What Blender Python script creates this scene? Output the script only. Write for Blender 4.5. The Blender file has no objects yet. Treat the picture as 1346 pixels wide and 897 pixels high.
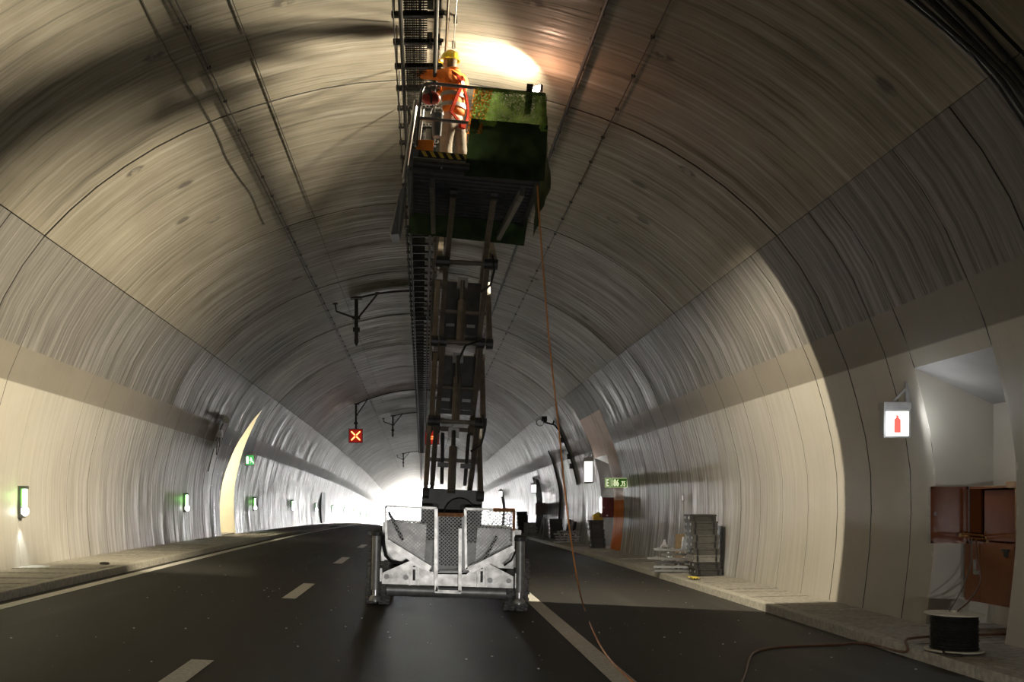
import bpy, math, random
from mathutils import Vector, Matrix
random.seed(7)
S = bpy.context.scene
COL = S.collection
PI = math.pi

# ------------------------------------------------------------------ camera
F, CX, CY, HC = 1300.0, 555.0, 661.0, 1.5          # focal length (px), vanishing point, eye height
cam = bpy.data.cameras.new('camera'); camo = bpy.data.objects.new('camera', cam); COL.objects.link(camo)
camo.location = (0, 0, HC); camo.rotation_euler = (PI/2, 0, 0)
cam.sensor_width = 36; cam.lens = 36*F/1346
cam.shift_x = (673-CX)/1346; cam.shift_y = (CY-448.5)/1346
cam.clip_end = 600
S.camera = camo
# ------------------------------------------------------------------ world, light, exposure
S.view_settings.view_transform = 'Standard'; S.view_settings.look = 'None'
S.view_settings.exposure = 0.0; S.view_settings.gamma = 1.0; S.view_settings.use_curve_mapping = False
W = bpy.data.worlds.new('daylight'); S.world = W; W.use_nodes = True
bg = W.node_tree.nodes['Background']; bg.inputs[0].default_value = (1, .985, .96, 1); bg.inputs[1].default_value = 105.0

def lamp(name, kind, loc, aim, power, color, size=.1, cone=None, blend=.2, dist=None, smooth=0):
    """dist = list of (wx, wy, lo, hi): the beam's distribution, a product of smooth steps over the direction in the lamp's own frame"""
    l = bpy.data.lights.new(name, kind); o = bpy.data.objects.new(name, l); COL.objects.link(o)
    o.location = loc; l.energy = power; l.color = color
    if kind != 'AREA': l.shadow_soft_size = size
    else: l.size = size
    if aim is not None:
        o.rotation_euler = (Vector(aim)-Vector(loc)).to_track_quat('-Z', 'Y').to_euler()
    if cone: l.spot_size = cone; l.spot_blend = blend
    if dist or smooth:
        l.use_nodes = True; nt = l.node_tree; em = nt.nodes['Emission']; out = None
        def math_(op, x, y):
            n = nt.nodes.new('ShaderNodeMath'); n.operation = op
            for i, q in ((0, x), (1, y)):
                if isinstance(q, (int, float)): n.inputs[i].default_value = q
                else: nt.links.new(q, n.inputs[i])
            return n.outputs[0]
        if smooth:
            lf = nt.nodes.new('ShaderNodeLightFalloff'); lf.inputs['Strength'].default_value = 1; lf.inputs['Smooth'].default_value = smooth; out = lf.outputs['Quadratic']
        if dist:
            tc = nt.nodes.new('ShaderNodeTexCoord'); sp = nt.nodes.new('ShaderNodeSeparateXYZ'); nt.links.new(tc.outputs['Normal'], sp.inputs[0])
            for wx, wy, lo, hi in dist:
                v = math_('ADD', math_('MULTIPLY', sp.outputs['X'], wx), math_('MULTIPLY', sp.outputs['Y'], wy))
                mr = nt.nodes.new('ShaderNodeMapRange'); mr.interpolation_type = 'SMOOTHSTEP'; nt.links.new(v, mr.inputs[0])
                mr.inputs[1].default_value = lo; mr.inputs[2].default_value = hi
                out = mr.outputs[0] if out is None else math_('MULTIPLY', out, mr.outputs[0])
        nt.links.new(out, em.inputs['Strength'])
    return o
# headlamps of the vehicle the photograph is taken from, just behind the camera: dipped beam, plus a weak wide spill
for sx in (-.25, .95):
    lamp('headlamp', 'SPOT', (sx, -1.6, .72), (sx+.05, 12, .72), 430, (1, .97, .93), .06, math.radians(64), 1.0, [(0, -1, -.13, .0)])
    lamp('headlamp_spill', 'SPOT', (sx, -1.6, .72), (sx+.3, 12, .9), 350, (1, .97, .94), .06, math.radians(130), .6, [(0, -1, -.45, -.02)])
# work floodlights of the lift: on the front corner (beam to the left, small beam upwards), and one behind the platform looking down the tunnel
lamp('flood_front', 'SPOT', (1.50, 13.50, 7.16), (-8, 13.2, 7.4), 20000, (1, .87, .62), .14, math.radians(146), .6, smooth=90)
lamp('flood_up', 'SPOT', (1.50, 13.52, 7.18), (.35, 14.5, 7.62), 520, (1, .87, .62), .05, math.radians(156), .8)
lamp('orange_fill', 'POINT', (1.60, 13.56, 7.18), None, 26, (1, .52, .32), .05)  # added orange fill, stands in for lamp light tinted by the netting
lamp('flood_rear', 'SPOT', (1.15, 15.55, 6.0), (1.15, 30, 6.0), 2500, (1, .88, .66), .05, math.radians(179.5), .01, [(.85, -.45, .1, .8), (0, -1, .08, .30)])

# ------------------------------------------------------------------ helpers
MATS = {}
def nodes(m):
    m.use_nodes = True; nt = m.node_tree
    return nt, nt.nodes['Principled BSDF']
def mat(name, col, rough=.6, metal=0.0, var=.12, scale=9.0, bump=0.0, emit=0.0, spec=.5, alpha=None):
    if name in MATS: return MATS[name]
    m = bpy.data.materials.new(name); nt, b = nodes(m); L = nt.links.new
    b.inputs['Roughness'].default_value = rough; b.inputs['Metallic'].default_value = metal
    b.inputs['Specular IOR Level'].default_value = spec
    tc = nt.nodes.new('ShaderNodeTexCoord'); n = nt.nodes.new('ShaderNodeTexNoise')
    n.inputs['Scale'].default_value = scale; n.inputs['Detail'].default_value = 5
    L(tc.outputs['Object'], n.inputs['Vector'])
    cr = nt.nodes.new('ShaderNodeValToRGB')
    cr.color_ramp.elements[0].position = .3; cr.color_ramp.elements[1].position = .7
    cr.color_ramp.elements[0].color = tuple(max(0, c*(1-var)) for c in col)+(1,)
    cr.color_ramp.elements[1].color = tuple(min(1, c*(1+var)) for c in col)+(1,)
    L(n.outputs['Fac'], cr.inputs[0]); L(cr.outputs[0], b.inputs['Base Color'])
    if emit:
        L(cr.outputs[0], b.inputs['Emission Color']); b.inputs['Emission Strength'].default_value = emit
    if bump:
        bp = nt.nodes.new('ShaderNodeBump'); bp.inputs['Strength'].default_value = bump; bp.inputs['Distance'].default_value = .02
        L(n.outputs['Fac'], bp.inputs['Height']); L(bp.outputs[0], b.inputs['Normal'])
    MATS[name] = m
    return m

PT = LM = None                                       # extra roll of the platform; the lift's frame
ROOT = {}                                            # matrices of the things' roots
class MB:
    def __init__(s): s.v = []; s.f = []; s.uv = None
    def add(s, vs, fs):
        k = len(s.v); s.v += [Vector(v) for v in vs]; s.f += [tuple(i+k for i in f) for f in fs]; return s
    def box(s, a, b, M=None):
        (x0, y0, z0), (x1, y1, z1) = a, b
        vs = [Vector(p) for p in ((x0,y0,z0),(x1,y0,z0),(x1,y1,z0),(x0,y1,z0),(x0,y0,z1),(x1,y0,z1),(x1,y1,z1),(x0,y1,z1))]
        if M: vs = [M @ v for v in vs]
        return s.add(vs, [(0,3,2,1),(4,5,6,7),(0,1,5,4),(1,2,6,5),(2,3,7,6),(3,0,4,7)])
    def cbox(s, c, d, M=None):                       # centre, size, optional 3x3 rotation
        c = Vector(c); h = Vector(d)/2
        T = Matrix.Translation(c) @ (M.to_4x4() if M else Matrix.Identity(4))
        return s.box(-h, h, T)
    def bar(s, p, q, w, h, up=(0,0,1), bev=0):       # beam of rectangular section between two points
        p, q = Vector(p), Vector(q); t = (q-p).normalized(); up = Vector(up)
        if abs(t.dot(up)) > .98: up = Vector((0,1,0))
        sd = t.cross(up).normalized(); u = sd.cross(t)
        vs = []
        for e in (p, q):
            for a, b in ((-1,-1),(1,-1),(1,1),(-1,1)): vs.append(e+sd*a*w/2+u*b*h/2)
        return s.add(vs, [(0,1,2,3),(7,6,5,4),(0,4,5,1),(1,5,6,2),(2,6,7,3),(3,7,4,0)])
    def tube(s, pts, r, n=8, caps=True, rs=None):
        pts = [Vector(p) for p in pts]; k = len(pts); rings = []; ref = None
        for i, p in enumerate(pts):
            t = (pts[min(i+1,k-1)]-pts[max(i-1,0)]).normalized()
            if ref is None: ref = Vector((0,0,1)) if abs(t.z) < .9 else Vector((0,1,0))
            a = (ref - t*ref.dot(t)).normalized(); b = t.cross(a); ref = a
            rr = rs[i] if rs else r
            rings.append([p+(a*math.cos(2*PI*j/n)+b*math.sin(2*PI*j/n))*rr for j in range(n)])
        vs = [v for R in rings for v in R]; fs = []
        for i in range(k-1):
            for j in range(n):
                fs.append((i*n+j, i*n+(j+1)%n, (i+1)*n+(j+1)%n, (i+1)*n+j))
        if caps: fs += [tuple(range(n-1,-1,-1)), tuple(range((k-1)*n, k*n))]
        return s.add(vs, fs)
    def lathe(s, prof, c, axis='Z', n=24):           # prof: (radius, height) pairs about an axis through c
        vs = []; fs = []; k = len(prof); c = Vector(c)
        for r, h in prof:
            for j in range(n):
                a = 2*PI*j/n; x, y = r*math.cos(a), r*math.sin(a)
                vs.append(c+Vector({'Z':(x,y,h),'X':(h,x,y),'Y':(x,h,y)}[axis]))
        for i in range(k-1):
            for j in range(n): fs.append((i*n+j, i*n+(j+1)%n, (i+1)*n+(j+1)%n, (i+1)*n+j))
        fs += [tuple(range(n-1,-1,-1)), tuple(range((k-1)*n, k*n))]
        return s.add(vs, fs)
    def prism(s, poly, off):                         # polygon (3D points) extruded along a vector
        n = len(poly); off = Vector(off); a = [Vector(p) for p in poly]; b = [p+off for p in a]
        return s.add(a+b, [tuple(range(n)), tuple(range(2*n-1, n-1, -1))]+[(i, i+n, (i+1)%n+n, (i+1)%n) for i in range(n)])
    def grid(s, rows):                               # rows of points -> quads
        n = len(rows[0]); vs = [p for r in rows for p in r]; fs = []
        for i in range(len(rows)-1):
            for j in range(n-1): fs.append((i*n+j, i*n+j+1, (i+1)*n+j+1, (i+1)*n+j))
        return s.add(vs, fs)
    def ball(s, c, r, n=10, sq=(1,1,1)):
        c = Vector(c); k = n//2+1; vs = []; fs = []
        for i in range(k):
            th = PI*i/(k-1)
            for j in range(n):
                a = 2*PI*j/n
                vs.append(c+Vector((math.sin(th)*math.cos(a)*r*sq[0], math.sin(th)*math.sin(a)*r*sq[1], math.cos(th)*r*sq[2])))
        for i in range(k-1):
            for j in range(n): fs.append((i*n+j, i*n+(j+1)%n, (i+1)*n+(j+1)%n, (i+1)*n+j))
        return s.add(vs, fs)
    def build(s, name, m, parent=None, smooth=False, local=False, uvs=None):
        vs = s.v
        if local and PT is not None and ROOT[parent.name] is LM: vs = [PT @ v for v in vs]
        if parent is not None and not local:
            M = ROOT[parent.name].inverted(); vs = [M @ v for v in vs]
        me = bpy.data.meshes.new(name); me.from_pydata([tuple(v) for v in vs], [], s.f)
        me.materials.append(m)
        if uvs:
            ul = me.uv_layers.new(name='UVMap')
            for lp in me.loops: ul.data[lp.index].uv = uvs[lp.vertex_index]
        if smooth:
            me.polygons.foreach_set('use_smooth', [True]*len(me.polygons))
            try: me.set_sharp_from_angle(angle=math.radians(40))
            except Exception: pass
        o = bpy.data.objects.new(name, me); COL.objects.link(o)
        if parent is not None: o.parent = parent; ROOT[o.name] = ROOT[parent.name]
        else: ROOT[o.name] = Matrix.Identity(4)
        return o
def empty(name, loc, rot=None):
    o = bpy.data.objects.new(name, None); COL.objects.link(o); o.location = loc
    M = Matrix.Translation(Vector(loc))
    if rot: o.rotation_euler = rot; M = M @ __import__('mathutils').Euler(rot).to_matrix().to_4x4()
    o.empty_display_size = .2; ROOT[o.name] = M
    return o
def tag(o, label=None, cat=None, group=None, kind=None):
    if label: o['label'] = label
    if cat: o['category'] = cat
    if group: o['group'] = group
    if kind: o['kind'] = kind
    return o
def at(px, py, d):                                   # the point seen at a pixel at distance d along the tunnel
    return Vector(((px-CX)/F*d, d, HC-(py-CY)/F*d))
def text_mb(txt, size, org, ux, uz, depth=.004):     # flat lettering standing in the plane ux/uz
    cu = bpy.data.curves.new('lettering', 'FONT'); cu.body = txt; cu.size = size; cu.extrude = depth; cu.resolution_u = 2; cu.offset = size*.022
    o = bpy.data.objects.new('lettering', cu); COL.objects.link(o)
    bpy.context.view_layer.update()
    me = bpy.data.meshes.new_from_object(o.evaluated_get(bpy.context.evaluated_depsgraph_get()))
    bpy.data.objects.remove(o); mb = MB(); ux, uz, org = Vector(ux), Vector(uz), Vector(org); un = ux.cross(uz)
    mb.add([org+ux*v.co.x+uz*v.co.y+un*v.co.z for v in me.vertices], [tuple(p.vertices) for p in me.polygons])
    return mb

# ------------------------------------------------------------------ tunnel shape
AX = -.17                                            # tunnel axis
def drop(y): return -max(0, y-20)**2/6500
K = .045                                             # crossfall of the carriageway
def road_z(x, y): return -K*(x-.35)+drop(y)
def on_road(px, py, lift=0.0):                       # where a pixel's ray meets the carriageway
    a, b = (px-CX)/F, -(py-CY)/F; t = 12.0
    for _ in range(40): t = (HC-lift-road_z(a*t, t))/-b
    return Vector((a*t, t, HC+b*t))
KEY = [(0,7.78),(1.06,7.70),(2.11,7.455),(3.04,7.14),(3.82,6.76),(4.68,6.18),(5.47,5.43),(5.98,4.68),(6.24,4.11),(6.51,3.44),(6.79,2.3),(6.84,1.5),(6.82,.87),(6.71,-.08),(6.60,-.8)]
def catmull(P, n=10):
    out = []
    for i in range(len(P)-1):
        p0 = P[i-1] if i else (-P[1][0], P[1][1]); p1 = P[i]; p2 = P[i+1]; p3 = P[i+2] if i+2 < len(P) else (2*p2[0]-p1[0], 2*p2[1]-p1[1])
        for k in range(n):
            t = k/n
            out.append(tuple(.5*((2*p1[j])+(-p0[j]+p2[j])*t+(2*p0[j]-5*p1[j]+4*p2[j]-p3[j])*t*t+(-p0[j]+3*p1[j]-3*p2[j]+p3[j])*t**3) for j in (0,1)))
    return out+[P[-1]]
PROF = catmull(KEY)                                  # (half width, height) from crown to foot
ARC = [0.0]
for i in range(1, len(PROF)): ARC.append(ARC[-1]+math.hypot(PROF[i][0]-PROF[i-1][0], PROF[i][1]-PROF[i-1][1]))
def lerp_tab(val, key, out):
    for i in range(1, len(PROF)):
        a, b = key(i-1), key(i)
        if (a-val)*(b-val) <= 0 and a != b:
            t = (val-a)/(b-a); return out(i-1)+(out(i)-out(i-1))*t
    return out(len(PROF)-1) if abs(val-key(len(PROF)-1)) < abs(val-key(0)) else out(0)
def s_of_z(z): return lerp_tab(z, lambda i: PROF[i][1], lambda i: ARC[i])
def u_of_z(z): return lerp_tab(z, lambda i: PROF[i][1], lambda i: PROF[i][0])
def z_of_u(u): return lerp_tab(abs(u), lambda i: PROF[i][0] if i < 110 else 99, lambda i: PROF[i][1])
def pt_s(s): return (lerp_tab(s, lambda i: ARC[i], lambda i: PROF[i][0]), lerp_tab(s, lambda i: ARC[i], lambda i: PROF[i][1]))
def nrm_s(s):                                        # outward normal of the profile
    a, b = pt_s(max(0, s-.05)), pt_s(s+.05); dx, dz = b[0]-a[0], b[1]-a[1]; l = math.hypot(dx, dz)
    return (-dz/l, dx/l)
SPR = s_of_z(5.466); S_PAINT = s_of_z(3.47); S_BAND = s_of_z(4.02); S_END = ARC[-1]
def skin_pt(side, s, y, off=0.0):                    # point on the lining (off > 0 is outwards)
    u, z = pt_s(abs(s)); n = nrm_s(abs(s)); sg = side if side else (1 if s >= 0 else -1)
    return Vector((AX+sg*(u+n[0]*off), y, z+n[1]*off+drop(y)))

# ------------------------------------------------------------------ lining materials
def lining_mat(name, mode, orange=False, dark=False):
    m = bpy.data.materials.new(name); nt, b = nodes(m); L = nt.links.new; N = nt.nodes.new
    uv = N('ShaderNodeUVMap'); uv.uv_map = 'UVMap'
    sep = N('ShaderNodeSeparateXYZ'); L(uv.outputs[0], sep.inputs[0])
    def mapped(sx, sy):
        mp = N('ShaderNodeMapping'); mp.inputs['Scale'].default_value = (sx, sy, 1); L(uv.outputs[0], mp.inputs[0]); return mp
    def noise(sx, sy, detail=4, rough=.6, dist=0):
        n = N('ShaderNodeTexNoise'); n.inputs['Scale'].default_value = 1; n.inputs['Detail'].default_value = detail
        n.inputs['Roughness'].default_value = rough; n.inputs['Distortion'].default_value = dist
        L(mapped(sx, sy).outputs[0], n.inputs['Vector']); return n.outputs['Fac']
    def rng(v, a, c, lo=0.0, hi=1.0):
        r = N('ShaderNodeMapRange'); r.inputs[1].default_value = a; r.inputs[2].default_value = c
        r.inputs[3].default_value = lo; r.inputs[4].default_value = hi; L(v, r.inputs[0]); return r.outputs[0]
    def mix(f, a, c):
        x = N('ShaderNodeMix'); x.data_type = 'RGBA'
        if isinstance(f, (int, float)): x.inputs[0].default_value = f
        else: L(f, x.inputs[0])
        for i, q in ((6, a), (7, c)):
            if isinstance(q, tuple): x.inputs[i].default_value = q+(1,)
            else: L(q, x.inputs[i])
        return x.outputs[2]
    def mul(a, c):
        x = N('ShaderNodeMath'); x.operation = 'MULTIPLY'
        for i, q in ((0, a), (1, c)):
            if isinstance(q, (int, float)): x.inputs[i].default_value = q
            else: L(q, x.inputs[i])
        return x.outputs[0]
    streak = noise(9, .32, 6, .7, .3); fine = noise(34, .8, 3, .6, .3); hair = noise(18, .5, 4, .65, .3); cloud = noise(.5, .6, 4, .6)
    speck = noise(3, 3, 6, .7)
    conc = mix(rng(cloud, .3, .7), (.185, .167, .135), (.28, .255, .21))
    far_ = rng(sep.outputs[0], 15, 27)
    if mode == 'vault':
        col = mix(mul(rng(streak, .52, .72), .7), conc, (.44, .42, .38))
        col = mix(mul(rng(streak, .34, .47, 1, 0), .75), col, (.07, .065, .058))
        vo = N('ShaderNodeTexVoronoi'); L(mapped(.95, .62).outputs[0], vo.inputs['Vector']); vo.inputs['Scale'].default_value = 1
        blot = mul(rng(vo.outputs['Distance'], .075, .115, 1, 0), rng(speck, .42, .5))
        col = mix(mul(blot, .75), col, (.05, .045, .04))
    else:
        paint = mix(rng(cloud, .3, .7), (.38, .36, .31), (.45, .425, .37))
        paint = mix(mul(rng(streak, .52, .75), mul(rng(sep.outputs[1], S_PAINT, S_END-1.6, 1, .35), .5)), paint, (.30, .285, .255))
        gray = mix(rng(streak, .38, .66), (.15, .143, .132), (.46, .45, .43))
        gray = mix(mul(rng(fine, .5, .75), .4), gray, (.16, .155, .15))
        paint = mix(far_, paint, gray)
        band = mix(rng(cloud, .3, .7), (.165, .149, .124), (.205, .187, .157))
        band = mix(mul(rng(fine, .5, .8), .5), band, (.15, .14, .12))
        up = mix(rng(streak, .34, .68), (.075, .071, .064), (.215, .205, .19))
        up = mix(mul(rng(fine, .60, .76), .55), up, (.40, .385, .36))
        col = mix(rng(sep.outputs[1], S_BAND-.012, S_BAND+.012), up, band)
        col = mix(rng(sep.outputs[1], S_PAINT-.012, S_PAINT+.012), col, paint)
        if orange:
            s1 = s_of_z(4.6); s2 = s_of_z(1.62)
            col = mix(rng(sep.outputs[1], s1-.02, s1+.02), up, mix(rng(streak, .35, .7), (.70, .52, .43), (.80, .62, .52)))
            col = mix(rng(sep.outputs[1], s2-.01, s2+.01), col, (.55, .15, .012))
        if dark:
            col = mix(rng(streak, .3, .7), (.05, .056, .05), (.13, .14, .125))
    L(col, b.inputs['Base Color'])
    if mode == 'vault': rough = rng(streak, .38, .68, .86, .30)
    else:
        near_r, far_r = rng(streak, .3, .75, .62, .34), rng(streak, .38, .64, .8, .26)
        def fmix(f, a, c):
            x = N('ShaderNodeMix'); L(f, x.inputs[0])
            for i, q in ((2, a), (3, c)):
                if isinstance(q, (int, float)): x.inputs[i].default_value = q
                else: L(q, x.inputs[i])
            return x.outputs[0]
        paint_r = fmix(far_, near_r, far_r) if not orange else rng(streak, .3, .75, .72, .5)
        rough = fmix(rng(sep.outputs[1], S_BAND-.012, S_BAND+.012), rng(streak, .38, .66, .84, .28), .66)
        rough = fmix(rng(sep.outputs[1], S_PAINT-.012, S_PAINT+.012), rough, paint_r)
        if orange: rough = rng(streak, .3, .75, .74, .5)
    L(rough, b.inputs['Roughness'])
    bp = N('ShaderNodeBump'); bp.inputs['Strength'].default_value = .22 if mode == 'vault' else .2; bp.inputs['Distance'].default_value = .02
    L(mix(.5, hair, fine), bp.inputs['Height']); L(bp.outputs[0], b.inputs['Normal'])
    return m
M_VAULT = lining_mat('vault_concrete', 'vault')
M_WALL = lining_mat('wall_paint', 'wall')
M_WALL_O = lining_mat('wall_orange_paint', 'wall', orange=True)
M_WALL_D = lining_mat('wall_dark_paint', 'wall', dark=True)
M_BACK = mat('joint_dark', (.03, .028, .026), .9)
M_CREAM = mat('niche_paint', (.52, .49, .425), .55, var=.06, scale=2)
M_NICHE_L = mat('cross_passage_paint', (.80, .745, .59), .6, var=.03, scale=1.5)
M_GRAY = mat('niche_grey_paint', (.36, .35, .34), .6, var=.1, scale=2)
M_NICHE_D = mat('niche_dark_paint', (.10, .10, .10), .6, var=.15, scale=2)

def lining_panel(root, side, s0, s1, y0, y1, m, gap=.006, ny=1):
    """one slab of lining: its visible face with returns into the joints"""
    mb = MB(); uvs = []; ns = max(3, int((abs(s1-s0))/.55)+1)
    ya, yb = y0+gap, y1-gap
    ss = [s0+(s1-s0)*i/ns for i in range(ns+1)]
    ss[0] += .008*(1 if s1 > s0 else -1)
    T = .055
    cols = [(ya, T), (ya, .004), (ya+.004, 0)]+[(ya+(yb-ya)*k/ny, 0) for k in range(1, ny)]+[(yb-.004, 0), (yb, .004), (yb, T)]
    rows = []
    for q, s in [(T, ss[0])]+[(0, s) for s in ss]+[(T, ss[-1])]:
        r = []
        for y, off in cols:
            r.append(skin_pt(side, s, y, max(off, q))); uvs.append((y, abs(s)))
        rows.append(r)
    if side == 1 or side == 0: rows = [r[::-1] for r in rows]; 
    if side == 1 or side == 0:
        n = len(cols); uvs = [u for k in range(0, len(uvs), n) for u in uvs[k:k+n][::-1]]
    mb.grid(rows)
    o = mb.build('lining_panel', m, root, smooth=True, uvs=uvs); o.data.materials.append(M_BACK)
    nc = len(cols)-1                                  # the returns inside the joints take the dark joint material
    for i, p in enumerate(o.data.polygons):
        if i % nc in (0, nc-1) or i//nc in (0, len(rows)-2): p.material_index = 1
    return o

YB, YE = -45.3, 164.7
RINGS = [2.7+6*i for i in range(-8, 28)]
ceiling = tag(MB().grid([[skin_pt(0, s, y, .06) for s in [SPR*1.01*k/24 for k in range(24, -25, -1)]] for y in RINGS]).build('ceiling', M_BACK), kind='structure')
for a, b in zip(RINGS, RINGS[1:]): lining_panel(ceiling, 0, -SPR, SPR, a, b, M_VAULT, .026)

# niches: (near, far, height of the opening's outer edge)
NICHE_R = [(11.1, 12.85, 3.25), (34.4, 36.8, 3.2), (54.9, 57.6, 3.2), (79.5, 82.0, 3.2)]
NICHE_L = (34.2, 36.8, 5.0)
def wall(side, name):
    cuts = set()
    y = 2.7
    while y < 50.5: cuts.add(round(y, 2)); y += 1.2
    cuts |= {round(r, 2) for r in RINGS}
    nl = NICHE_R if side > 0 else [NICHE_L]
    for a, b, _ in nl:
        cuts = {c for c in cuts if not (a-.35 < c < b+.35) or c in (round(32.7, 2),)} | {a, b}
    cuts = sorted(cuts); ringset = {round(r, 2) for r in RINGS}
    back = MB(); items = []
    for a, b in zip(cuts, cuts[1:]):
        s1 = S_END
        for n in nl:
            if a >= n[0]-.01 and b <= n[1]+.01: s1 = s_of_z(n[2])
        items.append((a, b, s1))
        k = 10
        rows = [[skin_pt(side, SPR*.99+(s1-SPR*.99)*i/k, yy, .06) for i in range(k+1)] for yy in (a, b)]
        back.grid(rows if side < 0 else rows[::-1])
    root = tag(back.build(name, M_BACK), kind='structure')
    for a, b, s1 in items:
        m = M_WALL
        if side > 0 and 32.6 < a < 36.7: m = M_WALL_O
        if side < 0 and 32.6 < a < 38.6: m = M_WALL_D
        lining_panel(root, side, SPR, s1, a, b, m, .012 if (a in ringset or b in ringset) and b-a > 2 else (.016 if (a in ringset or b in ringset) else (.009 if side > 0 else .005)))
    return root
wall_right = wall(1, 'wall_right'); wall_left = wall(-1, 'wall_left')

def niche(root, side, y0, y1, zt, zb, xb, mj, ms, mback):
    """the recess behind an opening: far jamb, near jamb, back, soffit"""
    z0 = -.3+drop(y1)
    def prof(y): return [Vector((AX+side*u_of_z(zt+(-.3-zt)*i/14), y, zt+(-.3-zt)*i/14+drop(y))) for i in range(15)]
    for y, nm in ((y1, 'far_jamb'), (y0, 'near_jamb')):
        P = prof(y); poly = P+[Vector((side*xb, y, z0)), Vector((side*xb, y, zb+drop(y)))]
        MB().prism(poly, (0, .05 if y == y1 else -.05, 0)).build(nm, mj, root)
    ins = .001
    A = prof(y0)[0]; B = prof(y1)[0]
    MB().prism([A, B, Vector((side*xb, y1, zb+drop(y1))), Vector((side*xb, y0, zb+drop(y0)))], (0, 0, .06)).build('soffit', ms, root)
    MB().box((side*xb, y0, z0), (side*(xb+.05), y1, zb+.1)).build('niche_back', mback, root)
niche(wall_right, 1, 11.1, 12.85, 3.25, 2.78, 7.42, M_CREAM, M_GRAY, M_CREAM)
niche(wall_right, 1, 34.4, 36.8, 3.2, 2.75, 7.5, M_GRAY, M_CREAM, M_GRAY)
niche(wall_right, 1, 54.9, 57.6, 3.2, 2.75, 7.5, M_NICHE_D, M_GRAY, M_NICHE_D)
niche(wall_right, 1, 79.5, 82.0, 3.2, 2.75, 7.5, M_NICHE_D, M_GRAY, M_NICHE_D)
niche(wall_left, -1, 34.2, 36.8, 5.0, 5.25, 9.3, M_NICHE_L, M_NICHE_L, M_NICHE_L)
# the near edge of the left opening leans over until it meets the far edge at the top
rows = []; uvs = []
for i in range(17):
    z = .1+4.92*i/16; s = s_of_z(z); ye = 34.2+2.6*(max(0, (z-.6)/4.4))**2.2; r = []
    for y, off in ((34.2, 0), ((34.2+ye)/2, 0), (ye, 0), (ye, .06)): r.append(skin_pt(-1, s, y, off)); uvs.append((y, s))
    rows.append(r)
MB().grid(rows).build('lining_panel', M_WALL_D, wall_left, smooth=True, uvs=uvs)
MB().box((-7.05, 67.8, .1), (-6.9, 70.4, 2.3)).build('niche_slab', M_NICHE_D)['kind'] = 'structure'  # added dark slab, stands in for the dark slit of a niche
lamp('cross_passage_lamp', 'POINT', (-8.6, 35.0, 3.0), None, 240, (1, .93, .78), .15)
MB().prism([(-9, YB, -1), (9, YB, -1), (9, YB, 9), (-9, YB, 9)], (0, -.2, 0)).build('rear_cap', mat('end_dark', (.2, .19, .17), .8))['kind'] = 'structure'  # added unseen cap, shuts daylight out of the tunnel behind the camera

# ------------------------------------------------------------------ carriageway, markings, pavements
def asphalt():
    m = bpy.data.materials.new('asphalt'); nt, b = nodes(m); L = nt.links.new; N = nt.nodes.new
    tc = N('ShaderNodeTexCoord')
    def noise(sc, d=4, s=(1,1,1)):
        mp = N('ShaderNodeMapping'); mp.inputs['Scale'].default_value = s; L(tc.outputs['Object'], mp.inputs[0])
        n = N('ShaderNodeTexNoise'); n.inputs['Scale'].default_value = sc; n.inputs['Detail'].default_value = d; L(mp.outputs[0], n.inputs['Vector']); return n.outputs['Fac']
    g = noise(70, 3); big = noise(.9, 4, (1, .25, 1)); track = noise(1.6, 4, (1, .06, 1))
    cr = N('ShaderNodeValToRGB'); cr.color_ramp.elements[0].color = (.012, .0115, .011, 1); cr.color_ramp.elements[1].color = (.04, .037, .033, 1)
    L(big, cr.inputs[0])
    mx = N('ShaderNodeMix'); mx.data_type = 'RGBA'; L(g, mx.inputs[0]); L(cr.outputs[0], mx.inputs[6]); mx.inputs[7].default_value = (.055, .052, .048, 1)
    mx2 = N('ShaderNodeMapRange'); mx2.inputs[1].default_value = .55; mx2.inputs[2].default_value = .75; mx2.inputs[4].default_value = .5; L(track, mx2.inputs[0])
    mx3 = N('ShaderNodeMix'); mx3.data_type = 'RGBA'; L(mx2.outputs[0], mx3.inputs[0]); L(mx.outputs[2], mx3.inputs[6]); mx3.inputs[7].default_value = (.085, .08, .07, 1)
    L(mx3.outputs[2], b.inputs['Base Color'])
    r = N('ShaderNodeMapRange'); r.inputs[3].default_value = .52; r.inputs[4].default_value = .72; b.inputs['Specular IOR Level'].default_value = .3; L(big, r.inputs[0]); L(r.outputs[0], b.inputs['Roughness'])
    bp = N('ShaderNodeBump'); bp.inputs['Strength'].default_value = .5; bp.inputs['Distance'].default_value = .006; L(g, bp.inputs['Height']); L(bp.outputs[0], b.inputs['Normal'])
    return m
M_ASPH = asphalt()
M_LINE = mat('road_paint', (.70, .68, .63), .55, var=.22, scale=30, bump=.1)
M_SLAB = mat('paving_concrete', (.34, .32, .28), .8, var=.28, scale=14, bump=.4)
M_KERB = mat('kerb_concrete', (.40, .38, .33), .8, var=.25, scale=16, bump=.4)
KL, KR = -5.3, 5.42
ys = [YB+3*i for i in range(71)]
MB().grid([[Vector((x, y, road_z(x, y))) for x in (-5.7, -3, 0, 3, 5.8)] for y in ys]).build('floor', M_ASPH)['kind'] = 'structure'
def marking(x0, x1, segs):
    mb = MB()
    for a, b in segs:
        n = max(1, int((b-a)/6))
        mb.grid([[Vector((x, a+(b-a)*i/n, road_z(x, a+(b-a)*i/n)+.006)) for x in (x0, x1)] for i in range(n+1)])
    o = mb.build('lane_marking', M_LINE); o['kind'] = 'structure'; return o
marking(-5.14, -4.95, [(2, 160)])
marking(1.64, 1.87, [(2, 160)])
for k in range(9): marking(-2.04, -1.84, [(6.1+8.25*k, 8.75+8.25*k)])

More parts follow.
